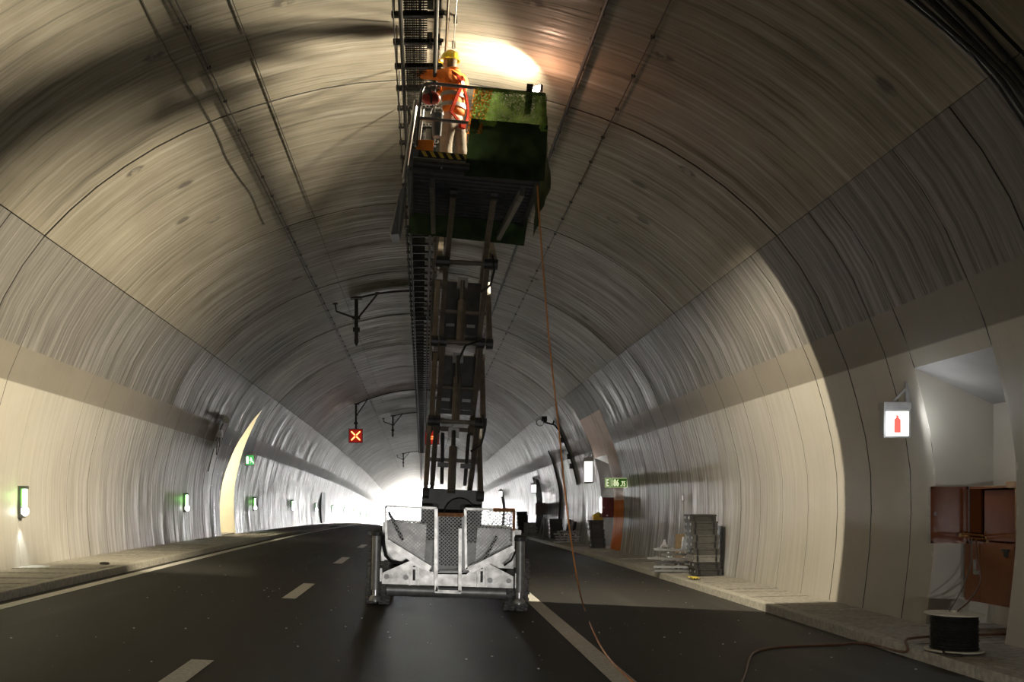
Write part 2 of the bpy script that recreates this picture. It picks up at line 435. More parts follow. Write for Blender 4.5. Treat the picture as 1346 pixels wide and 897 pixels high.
def pavement(side, xk, zk, xw, zw, y0):
    """kerb stones and cover slabs along one wall"""
    root = tag(MB().box((min(xk, xw+side*.3), YB, -1.6), (max(xk, xw+side*.3), 22, -.5)).build('pavement', M_BACK), kind='structure')
    rng = random.Random(3+side)
    def piece(nm, m, xa, za, xb, zb, y, ln, gap, jit, d=.35):
        j = rng.uniform(-jit, jit); e = .008; ya, yb = y+gap, y+ln-gap
        poly = []
        for x, z in ((xa, za), (xb, zb)): poly.append((x, z))
        (x0, z0), (x1, z1) = poly
        s = 1 if x1 > x0 else -1
        vs = []
        for yy, ins in ((ya, 0), (yb, 0)):
            dz = drop(yy)+j
            vs += [Vector((x0, yy, z0-d+dz)), Vector((x1, yy, z1-d+dz)), Vector((x1, yy, z1+dz-e)), Vector((x1-s*e, yy, z1+dz)), Vector((x0+s*e, yy, z0+dz)), Vector((x0, yy, z0+dz-e))]
        fs = [(5,4,3,2,1,0), (6,7,8,9,10,11)]+[(i, (i+1)%6, (i+1)%6+6, i+6) for i in range(6)]
        if s < 0: fs = [f[::-1] for f in fs]
        MB().add(vs, fs).build(nm, m, root)
    y = y0
    while y < 46:
        piece('kerb_stone', M_KERB, xk, zk, xk+side*.17, zk, y, 1.0, .006, .004, .45); y += 1.0
    while y < 160:
        piece('kerb_stone', M_KERB, xk, zk, xk+side*.17, zk, y, 6.0, .006, .002, .45); y += 6
    y = y0
    while y < 40:
        piece('paving_slab', M_SLAB, xk+side*.178, zk, xw, zw, y, .5, .012, .009); y += .5
    while y < 160:
        piece('paving_slab', M_SLAB, xk+side*.178, zk, xw, zw, y, 6.0, .01, .003); y += 6
    piece('kerb_stone', M_KERB, xk, zk, xk+side*.17, zk, YB, y0-YB, .006, 0, .45)
    piece('paving_slab', M_SLAB, xk+side*.178, zk, xw, zw, YB, y0-YB, .006, 0, .45)
    return root
pavement(1, KR, -.10, 7.4, -.06, 6.7)
pavement(-1, KL, .375, -7.05, .385, 9.7)
# slabs inside the cross passage and ground beyond the portal
MB().box((-9.3, 34.2, -.2), (-7.0, 36.8, .385)).build('floor', M_SLAB)['kind'] = 'structure'
MB().grid([[Vector((x, y, road_z(0, YE)-.3)) for x in (-60, 60)] for y in (YE, 400)]).build('ground', mat('pale_ground', (.6, .58, .55), .9))['kind'] = 'structure'
# ------------------------------------------------------------------ object materials
STEEL_W = mat('worn_white_steel', (.37, .365, .35), .33, .55, .38, 8, .15)
STEEL_G = mat('grey_steel', (.30, .30, .295), .45, .5, .2, 9, .06)
ALU = mat('bright_aluminium', (.72, .73, .75), .28, .85, .1, 12)
ARM = mat('brown_grey_arm_paint', (.16, .14, .118), .5, .2, .25, 6, .05)
DARK = mat('dark_machine_paint', (.045, .045, .047), .45, .2, .3, 8, .05)
DECKM = mat('blue_black_deck', (.10, .104, .12), .5, .3, .2, 8)
BLACK = mat('black_plastic', (.015, .015, .016), .5, 0, .3, 10)
RUBBER = mat('tyre_rubber', (.15, .145, .14), .8, 0, .35, 14, .3)
GALV = mat('galvanised_steel', (.38, .38, .37), .42, .75, .2, 15)
RUST = mat('rusty_steel', (.33, .15, .06), .7, .2, .4, 18, .2)
YEL = mat('hazard_yellow', (.55, .42, .08), .5, 0, .15, 12)
ORANGE = mat('orange_plastic', (.85, .26, .03), .5, 0, .1, 12)
RODM = mat('dark_tray_steel', (.032, .029, .026), .6, .3, .3, 12)
CABLE = mat('cable_sheath', (.028, .026, .024), .55, 0, .3, 20)

# ------------------------------------------------------------------ scissor lift
lift = tag(empty('scissor_lift', (.35, 13.9, 0), (0, .06, 0)),
           'tall scissor lift with raised platform and grey meshed front guards on the road', 'lift')
LM = ROOT['scissor_lift']
def LP(px, py, d=13.62): return at(px, py, d)
def cp(x, y, d=13.62): return at(460+x/5.177, 640+y/5.177, d)      # pixel of the close-up study
def plate(pts, name, m, th=.03, par=lift):
    return MB().prism([cp(x, y) for x, y in pts], (0, th, 0)).build(name, m, par)
plate([(218,588),(410,505),(470,522),(530,560),(570,597),(792,599),(830,562),(890,522),(930,517),(1112,612),(1112,692),(218,662)], 'bumper_plate', STEEL_W, .05)
MB().tube([cp(250,700,13.72), cp(1060,726,13.72)], .085, 14).build('bumper_tube', STEEL_G, lift, smooth=True)
for x, y in ((250,612),(380,618),(952,637),(1080,641)):
    MB().lathe([(.036,-.03),(.036,-.012),(.026,-.012),(.026,.02)], cp(x,y), 'Y', 14).build('bolt', STEEL_G, lift, smooth=True)
for x, y in ((436,590),(896,602)):
    c = cp(x, y, 13.60); b = MB()
    for dx in (-.06, .06): b.cbox(c+Vector((dx, .0, 0)), (.022, .05, .33))
    b.cbox(c+Vector((0,0,.07)), (.05,.05,.03)).build('bracket_rib', STEEL_W, lift)
    MB().cbox(c+Vector((0,.0,.0)), (.035, .012, .2)).build('bracket_slot', BLACK, lift)
def frame(pts, r, m, name, d=13.58):
    P = [cp(x, y, d) for x, y in pts]; b = MB()
    for p, q in zip(P, P[1:]+P[:1]): b.bar(p, q, r, r)
    return b.build(name, m, lift)
def mesh_fill(pts, par, d=13.6, cw=26, ch=12.5):
    """expanded metal: zigzag strands clipped to the guard's outline"""
    def inside(x, y):
        c = False; n = len(pts)
        for i in range(n):
            (x0,y0),(x1,y1) = pts[i], pts[i-1]
            if (y0 > y) != (y1 > y) and x < (x1-x0)*(y-y0)/(y1-y0)+x0: c = not c
        return c
    x0, x1 = min(p[0] for p in pts), max(p[0] for p in pts); y0, y1 = min(p[1] for p in pts), max(p[1] for p in pts)
    b = MB(); j = 0; y = y0
    while y < y1:
        x = x0; k = 0
        while x < x1:
            for sg in ((1,) if (k+j) % 2 == 0 else (-1,)):
                a = (x, y+(0 if sg > 0 else ch)); c = (x+cw/2, y+(ch if sg > 0 else 0))
                if inside((a[0]+c[0])/2, (a[1]+c[1])/2):
                    p, q = cp(a[0], a[1], d), cp(c[0], c[1], d); w = Vector((0, .0, .0065)); t = Vector((0, .006, 0))
                    b.add([p-w-t, q-w-t, q+w-t, p+w-t, p-w+t, q-w+t, q+w+t, p+w+t], [(0,1,2,3),(7,6,5,4),(0,4,5,1),(3,2,6,7)])
            x += cw/2; k += 1
        y += ch; j += 1
    o = b.build('expanded_mesh', STEEL_G, par); o['kind'] = 'stuff'; return o
LG = [(240,132),(588,148),(577,588),(545,588),(250,388)]
CG = [(598,195),(770,198),(770,580),(598,580)]
RG = [(785,152),(1118,160),(1112,412),(790,562)]
for pts, m in ((LG, STEEL_W), (CG, STEEL_G), (RG, STEEL_W)):
    g = frame(pts, .035, m, 'front_guard'); mesh_fill(pts, g)
MB().bar(cp(598,190,13.55), cp(772,194,13.55), .05, .05).build('guard_header', RUST, lift)
MB().bar(cp(975,158,13.54), cp(1122,160,13.54), .03, .05).bar(cp(1117,160,13.54), cp(1114,300,13.54), .03, .04).build('guard_corner', RUST, lift)
for a, c in (((252,378),(545,560)), ((1116,418),(808,574))):
    MB().bar(cp(*a,d=13.52), cp(*c,d=13.52), .05, .085).build('diagonal_brace', STEEL_W, lift)
MB().bar(cp(262,170,13.6), cp(360,365,13.7), .03, .04).build('gas_strut', DARK, lift)
b = MB()
for a, c in (((586,150),(586,712)), ((750,285),(748,716)), ((578,712),(756,718)), ((586,690),(600,690))): b.bar(cp(*a,d=13.46), cp(*c,d=13.46), .045, .045)
b.build('boarding_ladder', STEEL_W, lift)
MB().bar(cp(590,698,13.5), cp(748,704,13.5), .03, .05).build('ladder_rung', DARK, lift)
# chassis and engine covers
MB().box((-.62, .1, .52), (.62, 2.9, .95)).build('chassis', STEEL_G, lift, local=True)
for sx in (-1, 1):
    MB().box((sx*.36, .05, .62), (sx*.98, 2.7, 1.17)).build('engine_cover', STEEL_W, lift, local=True)
MB().box((-.24, -.12, .62), (.22, .08, 1.05)).box((-.1, -.16, .75), (.12, -.1, .92)).build('hydraulic_block', DARK, lift, local=True)
MB().tube([cp(1000,340,13.8), cp(930,470,13.75), cp(880,520,13.7)], .02).build('hose', BLACK, lift)
h = MB()
for k in range(2): h.tube([cp(212+k*14,325,13.55), cp(222+k*12,400,13.5), cp(240+k*10,470,13.5), cp(285,520-k*10,13.55), cp(350,525,13.6), cp(410,488,13.66)], .014)
h.build('hose', BLACK, lift, smooth=True)
MB().tube([cp(1128,380,13.55), cp(1128,440,13.5), cp(1100,500,13.52), cp(1050,535,13.6)], .014).build('hose', BLACK, lift, smooth=True)
# outriggers
for x, yt, yb in ((182,335,770), (1160,372,790)):
    xx = x
    o = MB().tube([cp(xx,yt,13.5), cp(xx-(8 if x < 600 else 4),yb-70,13.5)], .062, 16).build('outrigger_leg', STEEL_G, lift, smooth=True)
    MB().tube([cp(xx,yt-26,13.5), cp(xx,yt,13.5)], .085, 14).tube([cp(xx-60 if x < 600 else xx-40,yt-22,13.52), cp(xx+40,yt-22,13.52)], .02, 6).build('leg_cap', DARK, o)
    MB().tube([cp(xx-8,yb-70,13.5), cp(xx-10,yb+10,13.5)], .045, 12).build('ram', ALU, o, smooth=True)
    MB().lathe([(.055,.08),(.085,.04),(.085,.01)], cp(xx-10,yb+10,13.5), 'Z', 16).build('outrigger_foot', STEEL_G, o, smooth=True)
    sx = 1 if x < 600 else -1
    MB().bar(cp(xx+sx*22,555 if x<600 else 590,13.5), cp(xx+sx*22,645 if x<600 else 690,13.5), .06, .05).build('outrigger_clamp', STEEL_W, lift)
# wheels
def wheel(cx, cy, zc, R=.37, w=.31):
    t = MB().lathe([(R*.55,-w/2),(R*.9,-w/2),(R*.97,-w/2*.85),(R*.97,w/2*.85),(R*.9,w/2),(R*.55,w/2)], (cx, cy, zc), 'X', 36)
    for k in range(22):
        for sd in (-1, 1):
            a = 2*PI*(k+(.5 if sd > 0 else 0))/22
            M = Matrix.Translation((cx, cy, zc)) @ Matrix.Rotation(a, 4, 'X')
            for q in range(3):
                x = sd*w/2*(.1+.32*q); M2 = M @ Matrix.Rotation(.09*q, 4, 'X')
                t.box((x-.0, -.02, R*.96), (x+sd*w/2*.34, .02, R*1.05), M2)
    ty = t.build('tyre', RUBBER, lift, local=True)
    MB().lathe([(.06,-w*.3),(R*.5,-w*.35),(R*.57,-w*.5),(R*.57,w*.5),(R*.5,w*.35),(.06,w*.3)], (cx, cy, zc), 'X', 24).build('wheel_rim', STEEL_W, ty, local=True, smooth=True)
for sx in (-.99, .97):
    for yy in (.33, 2.45): wheel(sx, yy, .37)
for yy in (.33, 2.45): MB().tube([(-.9, yy, .37), (.9, yy, .37)], .07, 10).build('axle', DARK, lift, local=True)
# turret block under the scissors
def L2(x, y, z): return LM @ Vector((x, y, z))
MB().prism([(-.45,.75,1.1),(.45,.75,1.1),(.45,.75,1.62),(.38,.75,1.7),(-.38,.75,1.7),(-.45,.75,1.62)], (0, 1.9, 0)).box((-.5,.7,.95),(.5,2.7,1.15)).build('scissor_base', DARK, lift, local=True)
MB().lathe([(.22,0),(.24,.1),(.2,.2)], (.12,.62,1.35), 'Y', 18).build('hose_drum', BLACK, lift, local=True, smooth=True)
# scissor stages
YF, YR = .5, 2.0
ZS = [1.62, 2.68, 3.84, 5.0]
def arm(p, q, nm='scissor_arm', w=.075, h=.15):
    a = MB().bar(p, q, w, h).build(nm, ARM, lift, local=True)
    for e in (p, q): MB().lathe([(.08,-.05),(.08,.05)], e, 'X', 12).build('arm_boss', DARK, a, local=True)
    return a
for i, (z0, z1) in enumerate(zip(ZS, ZS[1:])):
    for s in (-1, 1):
        xo, xi = s*(.40 if i % 2 == 0 else .375), s*(.30 if i % 2 == 0 else .275)
        arm((xo, YF, z0), (xo, YR, z1)); arm((xi, YR, z0), (xi, YF, z1))
    zm = (z0+z1)/2
    MB().tube([(-.43, YF, z1), (.43, YF, z1)], .035, 10).build('cross_tube', ARM, lift, local=True, smooth=True)
    MB().tube([(-.43, YR, z1), (.43, YR, z1)], .035, 10).build('cross_tube', ARM, lift, local=True, smooth=True)
    MB().tube([(-.42, (YF+YR)/2, zm), (.42, (YF+YR)/2, zm)], .03, 10).build('cross_tube', ARM, lift, local=True, smooth=True)
    cy = MB().tube([(-.02, YF+.25, z0+.02), (-.02, YF+.62, z0+.72)], .062, 14).build('lift_cylinder', ARM, lift, local=True, smooth=True)
    MB().tube([(-.02, YF+.62, z0+.72), (-.02, YF+.85, z1-.08)], .035, 12).build('cylinder_rod', DARK, cy, local=True, smooth=True)
    MB().cbox((-.02, YF+.9, z1-.1), (.16, .12, .16)).build('cylinder_head', STEEL_G, lift, local=True)
    if i > 0:
        MB().box((-.27, YR-.45, z0+.28), (.27, YR-.38, z1-.05)).box((-.27,YR-.5,z0+.2),(.27,YR-.4,z0+.27)).build('stiffener_plate', DARK, lift, local=True)
        for sx in (-.17, .15): MB().cbox((sx, YR-.52, z0+.42), (.13, .02, .045)).build('plate_tab', STEEL_G, lift, local=True)
    else:
        for sx in (-.17, .17): MB().bar((sx, YF+.15, z0+.15), (sx*1.15, YF+.4, z1-.15), .05, .06).cbox((sx,YF+.2,zm-.1),(.16,.06,.07)).build('safety_prop', DARK, lift, local=True)
    MB().tube([(.36, YF-.06, z1+.12), (.4, YF-.1, z1-.1), (.36, YF-.08, z1-.32), (.22, YF-.04, z1-.42)] if i != 1 else [(.24, YF-.08, z1+.02), (.05, YF-.12, z1-.06), (-.05, YF-.12, z1-.3), (-.02, YF, z1-.6)], .017, 8).build('hose', BLACK, lift, local=True, smooth=True)
for s in (-1, 1):                                     # last stage carries the platform
    arm((s*.40, YF, ZS[3]), (s*.38, YR-.3, 5.62)); arm((s*.29, YR, ZS[3]), (s*.27, -.75, 5.62), 'scissor_arm')
# platform
ZD = 5.64                                             # underside of the deck
PT = Matrix.Translation((0, 0, ZD)) @ Matrix.Rotation(.035, 4, 'Y') @ Matrix.Translation((0, 0, -ZD))
LMP = LM @ PT
X0, X1, Y0, Y1 = -.86, .80, -1.4, .52
MB().box((X0, Y0, ZD+.1), (X1, Y1, ZD+.15)).build('deck', DECKM, lift, local=True)
for k in range(13):
    y = Y0+.1+k*(Y1-Y0-.2)/12
    MB().box((X0+.03, y-.025, ZD), (X1-.03, y+.025, ZD+.1)).build('deck_joist', DECKM, lift, local=True)
for x in (X0, X1-.05): MB().box((x, Y0, ZD-.02), (x+.05, Y1, ZD+.14)).build('side_beam', DARK, lift, local=True)
for s, x0, x1 in ((-1, -.50, -.56), (1, .44, .62)):
    MB().bar((x0, .35, ZD-.25), (x1, -1.05, ZD-.03), .06, .12).build('extension_beam', GALV, lift, local=True)
MB().box((X0, Y0-.03, ZD-.02), (X1, Y0, ZD+.25)).build('toe_board', DECKM, lift, local=True)
MB().tube([(X0+.05, Y0-.06, ZD+.07), (-.1, Y0-.06, ZD+.07)], .06, 12).build('front_roller', DARK, lift, local=True, smooth=True)
MB().bar((X0+.04, Y0-.045, ZD+.145), (-.1, Y0-.045, ZD+.145), .02, .012).bar((-.45, Y0-.1, ZD+.14), (-.45, Y0-.1, ZD+.01), .02, .02).build('roller_trim', GALV, lift, local=True)
hz = MB().box((X0+.1, Y0-.045, ZD+.165), (-.18, Y0-.03, ZD+.24)).build('hazard_board', BLACK, lift, local=True)
for k in range(6):
    x = X0+.13+k*.105
    MB().prism([(x, Y0-.05, ZD+.236), (x+.05, Y0-.05, ZD+.236), (x+.10, Y0-.05, ZD+.168), (x+.05, Y0-.05, ZD+.168)], (0, .006, 0)).build('yellow_stripe', YEL, hz, local=True)
RT = ZD+.25+.86                                       # top of the rails
RAILM = mat('rail_steel', (.16, .16, .17), .35, .7, .2, 10)
def rail(pts, nm='guard_rail', m=RAILM, r=.021): return MB().tube(pts, r, 10).build(nm, m, lift, local=True, smooth=True)
xl, xr = X0+.06, X1-.05
rail([(xl, Y0, ZD+.3), (xl, Y0, RT-.12), (xl+.03, Y0, RT-.03), (xl+.11, Y0, RT), (xr, Y0, RT)])
rail([(xl, Y0, RT-.45), (xr, Y0, RT-.45)]); rail([(xr, Y0, ZD+.3), (xr, Y0, RT)])
MB().box((.52, Y0-.035, RT-.28), (.60, Y0-.02, RT+.1)).build('rail_plate', DARK, lift, local=True)
rail([(xr, Y0, RT), (xr, Y1, RT)]); rail([(xr, Y0, RT-.45), (xr, Y1, RT-.45)]); rail([(xr, Y1, ZD+.1), (xr, Y1, RT)])
rail([(.1, Y1, RT), (xr, Y1, RT)]); rail([(.1, Y1, ZD+.1), (.1, Y1, RT)])
for y in (Y0+.03, Y0+.22):                            # bright posts of the folded side gate
    rail([(X0-.06, y+.02, ZD-.1), (X0+.0, y, RT-.22)], 'gate_post', ALU, .024)
rail([(X0+.08, Y0+.1, ZD+.15), (X0+.1, Y0+.1, RT-.3)], 'gate_post', ALU, .02)
for k in range(4): rail([(X0-.05, Y0+.02, ZD+.1+k*.22), (X0-.03, Y0+.24, ZD+.1+k*.22)], 'gate_rung', ALU, .012)
MB().prism([(X0-.05, -.9, ZD-.02), (X0-.11, -.9, ZD-.12), (X0-.23, -.5, ZD-.55), (X0-.2, -.5, ZD-.6), (X0-.10, -.5, ZD-.58)], (.015, .4, 0)).build('side_flap', mat('flap_grey', (.17, .175, .19), .5, .3), lift, local=True)
PT = None

# ------------------------------------------------------------------ netting on the platform
def net_mat(name, c0, c1, hole, sc):
    m = bpy.data.materials.new(name); nt, b = nodes(m); L = nt.links.new; N = nt.nodes.new
    tc = N('ShaderNodeTexCoord'); n = N('ShaderNodeTexNoise'); n.inputs['Scale'].default_value = 5; n.inputs['Detail'].default_value = 6; L(tc.outputs['Object'], n.inputs[0])
    n2 = N('ShaderNodeTexNoise'); n2.inputs['Scale'].default_value = sc; n2.inputs['Detail'].default_value = 2; L(tc.outputs['Object'], n2.inputs[0])
    cr = N('ShaderNodeValToRGB'); cr.color_ramp.elements[0].position = .35; cr.color_ramp.elements[1].position = .65
    cr.color_ramp.elements[0].color = c0+(1,); cr.color_ramp.elements[1].color = c1+(1,); L(n.outputs[0], cr.inputs[0]); L(cr.outputs[0], b.inputs['Base Color'])
    b.inputs['Roughness'].default_value = .7
    tl = N('ShaderNodeBsdfTranslucent'); L(cr.outputs[0], tl.inputs[0]); mx = N('ShaderNodeMixShader'); mx.inputs[0].default_value = .45
    L(b.outputs[0], mx.inputs[1]); L(tl.outputs[0], mx.inputs[2])
    tr = N('ShaderNodeBsdfTransparent'); g = N('ShaderNodeMath'); g.operation = 'GREATER_THAN'; g.inputs[1].default_value = hole; L(n2.outputs[0], g.inputs[0])
    m2 = N('ShaderNodeMixShader'); L(g.outputs[0], m2.inputs[0]); L(mx.outputs[0], m2.inputs[1]); L(tr.outputs[0], m2.inputs[2])
    L(m2.outputs[0], nt.nodes['Material Output'].inputs[0])
    return m
M_NET = net_mat('green_netting', (.06, .14, .03), (.30, .52, .12), .60, 75)
M_NETO = net_mat('orange_netting', (.65, .20, .03), (1.0, .45, .08), .53, 42)
M_NETD = net_mat('green_netting_dark', (.012, .024, .010), (.03, .055, .02), .80, 75)  # darker green variant with fewer holes
rn = random.Random(5)
def cloth(corners, nu, nv, amp, seed, lm=LMP):
    """a hanging sheet between four corners (tl, tr, br, bl) with folds"""
    tl, tr, br, bl = [Vector(c) for c in corners]; r = random.Random(seed)
    ph = [r.uniform(0, 6) for _ in range(8)]; n = (tr-tl).cross(bl-tl).normalized(); rows = []
    for j in range(nv+1):
        v = j/nv; row = []
        for i in range(nu+1):
            u = i/nu; p = tl.lerp(tr, u).lerp(bl.lerp(br, u), v)
            d = math.sin(u*9+ph[0]+v*2)*.5+math.sin(u*17+ph[1]-v*5)*.3+math.sin(v*8+ph[2]+u*3)*.4+math.sin((u+v)*23+ph[3])*.2
            row.append(lm @ (p+n*d*amp*min(1, 4*v+.25)))
        rows.append(row)
    return rows
net = tag(MB().build('safety_net', M_NET), 'green shade netting tied over the front right rails of the lift platform', 'net')
ROOT['safety_net'] = Matrix.Identity(4)
MB().grid(cloth([(-.12, Y0-.05, RT-.01), (xr+.02, Y0-.05, RT-.01), (X1+.03, Y0-.07, RT-.5), (-.14, Y0-.07, RT-.5)], 28, 12, .018, 1)).build('net_panel', M_NET, net, smooth=True)
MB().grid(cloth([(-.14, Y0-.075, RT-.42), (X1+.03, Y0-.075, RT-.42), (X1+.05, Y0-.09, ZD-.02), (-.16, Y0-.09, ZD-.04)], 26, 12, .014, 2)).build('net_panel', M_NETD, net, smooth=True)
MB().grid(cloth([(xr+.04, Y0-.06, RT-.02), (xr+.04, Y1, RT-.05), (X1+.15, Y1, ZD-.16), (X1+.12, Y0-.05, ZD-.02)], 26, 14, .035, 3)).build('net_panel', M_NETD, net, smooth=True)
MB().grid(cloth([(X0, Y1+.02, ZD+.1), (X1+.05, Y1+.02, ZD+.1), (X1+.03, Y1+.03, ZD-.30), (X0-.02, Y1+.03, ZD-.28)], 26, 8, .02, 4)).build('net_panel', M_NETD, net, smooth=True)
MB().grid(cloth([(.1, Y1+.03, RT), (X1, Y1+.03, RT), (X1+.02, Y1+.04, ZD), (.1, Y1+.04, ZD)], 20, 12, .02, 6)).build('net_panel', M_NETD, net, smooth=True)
o = MB().grid(cloth([(-.14, Y0-.055, RT-.03), (.10, Y0-.055, RT-.03), (.03, Y0-.06, RT-.6), (-.18, Y0-.06, RT-.62)], 12, 16, .03, 9)).build('barrier_net', M_NETO, smooth=True)
tag(o, 'bunched orange plastic barrier net hanging on the platform rail behind the worker', 'net')

# work lamps of the platform
def work_lamp(loc, aim, label, on=60):
    r = tag(empty('work_lamp', loc), label, 'lamp'); c = Vector(loc); d = (Vector(aim)-c).normalized()
    q = d.to_track_quat('Z', 'Y').to_matrix()
    MB().cbox(c-d*.05, (.16, .12, .05), q).cbox(c-d*.085, (.12, .09, .02), q).build('lamp_housing', DARK, r)
    MB().cbox(c-d*.022, (.13, .09, .006), q).build('lamp_glass', mat('lamp_glass', (1, .9, .7), .3, emit=on), r)
    MB().bar(c-d*.06-Vector((0,0,.14)), c-d*.06, .02, .02).build('lamp_stand', DARK, r)
    return r
wl1 = work_lamp((1.53, 13.44, 7.13), (.5, 12.2, 7.4), 'small bright work lamp glaring above the right rail of the platform')
MB().tube([(1.55, 13.46, 6.5), (1.55, 13.46, 7.05)], .014, 8).build('lamp_pole', DARK, wl1)
work_lamp((1.15, 15.45, 6.0), (1.15, 30, 6.0), 'work lamp on an arm behind the platform, lighting the tunnel beyond')
MB().tube([(1.1, 14.4, 6.0), (1.15, 15.36, 6.0)], .02, 8).build('lamp_arm', DARK, lift)
# things on the platform
ph = empty('hanging_helmet', LMP @ Vector((xl+.1, Y0-.02, RT-.2)))
tag(ph, 'red helmet with a black strap hung on the left corner of the platform rail', 'helmet')
RED = mat('red_plastic', (.36, .03, .02), .4, 0, .15)
c = LMP @ Vector((xl+.13, Y0+.06, RT-.16))
MB().ball(c, .12, 14, (1.05, .8, .68)).build('helmet_shell', RED, ph, smooth=True)
MB().tube([c+Vector((-.03, -.09, .1)), c+Vector((.0, -.11, 0)), c+Vector((.0, -.08, -.1))], .016, 6).build('strap', BLACK, ph)
MB().lathe([(.03, 0), (.03, -.02)], c+Vector((-.055, -.085, .045)), 'Y', 10).build('badge', STEEL_W, ph)
bk = tag(empty('bucket', LMP @ Vector((xl+.25, Y0+.1, RT-.6))), 'dark grey bucket hanging inside the platform rail under the red helmet', 'bucket')
c = LMP @ Vector((xl+.25, Y0+.12, RT-.62))
MB().lathe([(.055,0),(.075,.26),(.083,.27),(.083,.285),(.07,.285)], c, 'Z', 18).build('pail', mat('bucket_grey', (.10,.11,.12), .5), bk, smooth=True)
MB().tube([c+Vector((math.cos(a)*.08, 0, .28+math.sin(a)*.12)) for a in [PI*k/8 for k in range(9)]], .006, 5).build('handle', GALV, bk)
tb = tag(empty('tool_box', LMP @ Vector((xl+.12, Y0+.12, ZD+.36))), 'small orange box on the deck edge at the left end of the hazard board', 'box')
c = LMP @ Vector((xl+.11, Y0+.12, ZD+.29))
MB().box(c-Vector((.11,.09,.14)), c+Vector((.11,.09,.09))).build('case', ORANGE, tb)
MB().box(c+Vector((-.115,-.095,.085)), c+Vector((.115,.095,.115))).build('lid', ORANGE, tb)
# ------------------------------------------------------------------ the worker
def skinned(name, pts, edges, m, parent, sub=2):
    """one continuous surface grown over a skeleton: pts = [(co, rx, ry)]"""
    me = bpy.data.meshes.new(name); me.from_pydata([p[0] for p in pts], edges, []); o = bpy.data.objects.new(name, me); COL.objects.link(o)
    sk = o.modifiers.new('Skin', 'SKIN')
    for i, p in enumerate(pts): me.skin_vertices[0].data[i].radius = (p[1], p[2] if len(p) > 2 else p[1]); me.skin_vertices[0].data[i].use_root = (i == 0)
    sk.use_smooth_shade = True
    s = o.modifiers.new('Sub', 'SUBSURF'); s.levels = sub; s.render_levels = sub
    bpy.context.view_layer.update()
    m2 = bpy.data.meshes.new_from_object(o.evaluated_get(bpy.context.evaluated_depsgraph_get()))
    bpy.data.objects.remove(o); bpy.data.meshes.remove(me)
    m2.name = name; m2.materials.clear(); m2.materials.append(m); m2.polygons.foreach_set('use_smooth', [True]*len(m2.polygons))
    o = bpy.data.objects.new(name, m2); COL.objects.link(o); o.parent = parent; ROOT[o.name] = ROOT[parent.name]
    return o
def chain(pts, edges, nodes_, start=None):
    prev = start
    for n in nodes_:
        pts.append(n); k = len(pts)-1
        if prev is not None: edges.append((prev, k))
        prev = k
    return prev
floor_z = (LMP @ Vector((.1, -.75, ZD+.15))).z
PW = Vector((.42, 13.25, floor_z))
man = tag(empty('person', PW, (0, 0, math.radians(48))),
          'worker on the platform in yellow helmet, orange jacket and red harness, reaching up', 'person')
SKINM = mat('skin', (.62, .38, .27), .55, 0, .08, 20)
JACKET = mat('hi_vis_orange_jacket', (.85, .22, .02), .7, 0, .15, 14, .3)
TROUS = mat('beige_work_trousers', (.27, .23, .185), .8, 0, .25, 12, .35)
REFL = mat('reflective_tape', (.42, .42, .40), .35, .2, .1)
HARN = mat('red_harness_webbing', (.30, .03, .015), .95, 0, .15, spec=.05)
BOOT = mat('boot_leather', (.06, .045, .035), .6, 0, .2)
GLOVE = mat('work_glove', (.09, .085, .08), .7, 0, .2)
# local frame: +y forward, +x right, z up; hips at .93, shoulders 1.43, crown about 1.74
HIP, CHEST, NECK = (0, .0, .95), (0, .02, 1.28), (0, .01, 1.49)
SHL, SHR = (-.185, .02, 1.41), (.185, .0, 1.41)
ELL, WRL = (-.26, .28, 1.47), (-.13, .54, 1.60)
ELR, WRR = (.30, .20, 1.28), (.16, .47, 1.48)
KNL, ANL = (-.10, .05, .50), (-.12, .0, .09)
KNR, ANR = (.12, -.02, .50), (.15, -.10, .09)
p = []; e = []
h0 = chain(p, e, [((0,0,.93), .13, .10), ((0,.0,1.08), .12, .09), ((0,.015,1.26), .14, .10), ((0,.01,1.40), .11, .085), (NECK, .055, .055), ((0,.03,1.565), .05, .055), ((0,.045,1.64), .075, .09), ((0,.05,1.70), .07, .085)])
chain(p, e, [(SHL, .065), (ELL, .047), (WRL, .032)], 3); chain(p, e, [(SHR, .065), (ELR, .047), (WRR, .032)], 3)
chain(p, e, [((-.095,0,.86), .088), (KNL, .06), (ANL, .042), ((-.125,.10,.05), .042), ((-.13,.18,.035), .03)], 0)
chain(p, e, [((.095,0,.86), .088), (KNR, .06), (ANR, .042), ((.17,.0,.05), .042), ((.18,.08,.035), .03)], 0)
body = skinned('body', p, e, SKINM, man)
# head: face forward (+y), hidden mostly from behind
hd = MB(); hc = Vector((0, .065, 1.635))
rows = []
for i in range(13):
    th = PI*i/12; r = []
    for j in range(16):
        a = 2*PI*j/16; x, y, z = math.sin(th)*math.cos(a), math.sin(th)*math.sin(a), math.cos(th)
        k = 1-.18*max(0, -z)*(1 if y > 0 else .6)
        q = Vector((x*.078*k, y*.098*k, z*.118))
        if y > .75 and -.5 < z < .05 and abs(x) < .35: q.y += .022*(1-abs(x)/.35)*(1-abs(z+.22)/.3)    # nose
        if y > .5 and .05 < z < .25 and .2 < abs(x) < .55: q.y -= .008                                   # eye sockets
        if y > .6 and -.72 < z < -.5: q.y += .006                                                        # lips
        r.append(hc+q)
    rows.append(r+[r[0]])
hd.grid(rows).build('head', SKINM, man, smooth=True, local=True)
for sx in (-1, 1):
    MB().ball(hc+Vector((sx*.03, .082, .018)), .012, 8).build('eye', mat('eye_white', (.8,.8,.78), .3), man, local=True, smooth=True)
    MB().ball(hc+Vector((sx*.08, -.005, -.01)), .03, 10, (.35, .7, 1.1)).build('ear', SKINM, man, local=True, smooth=True)
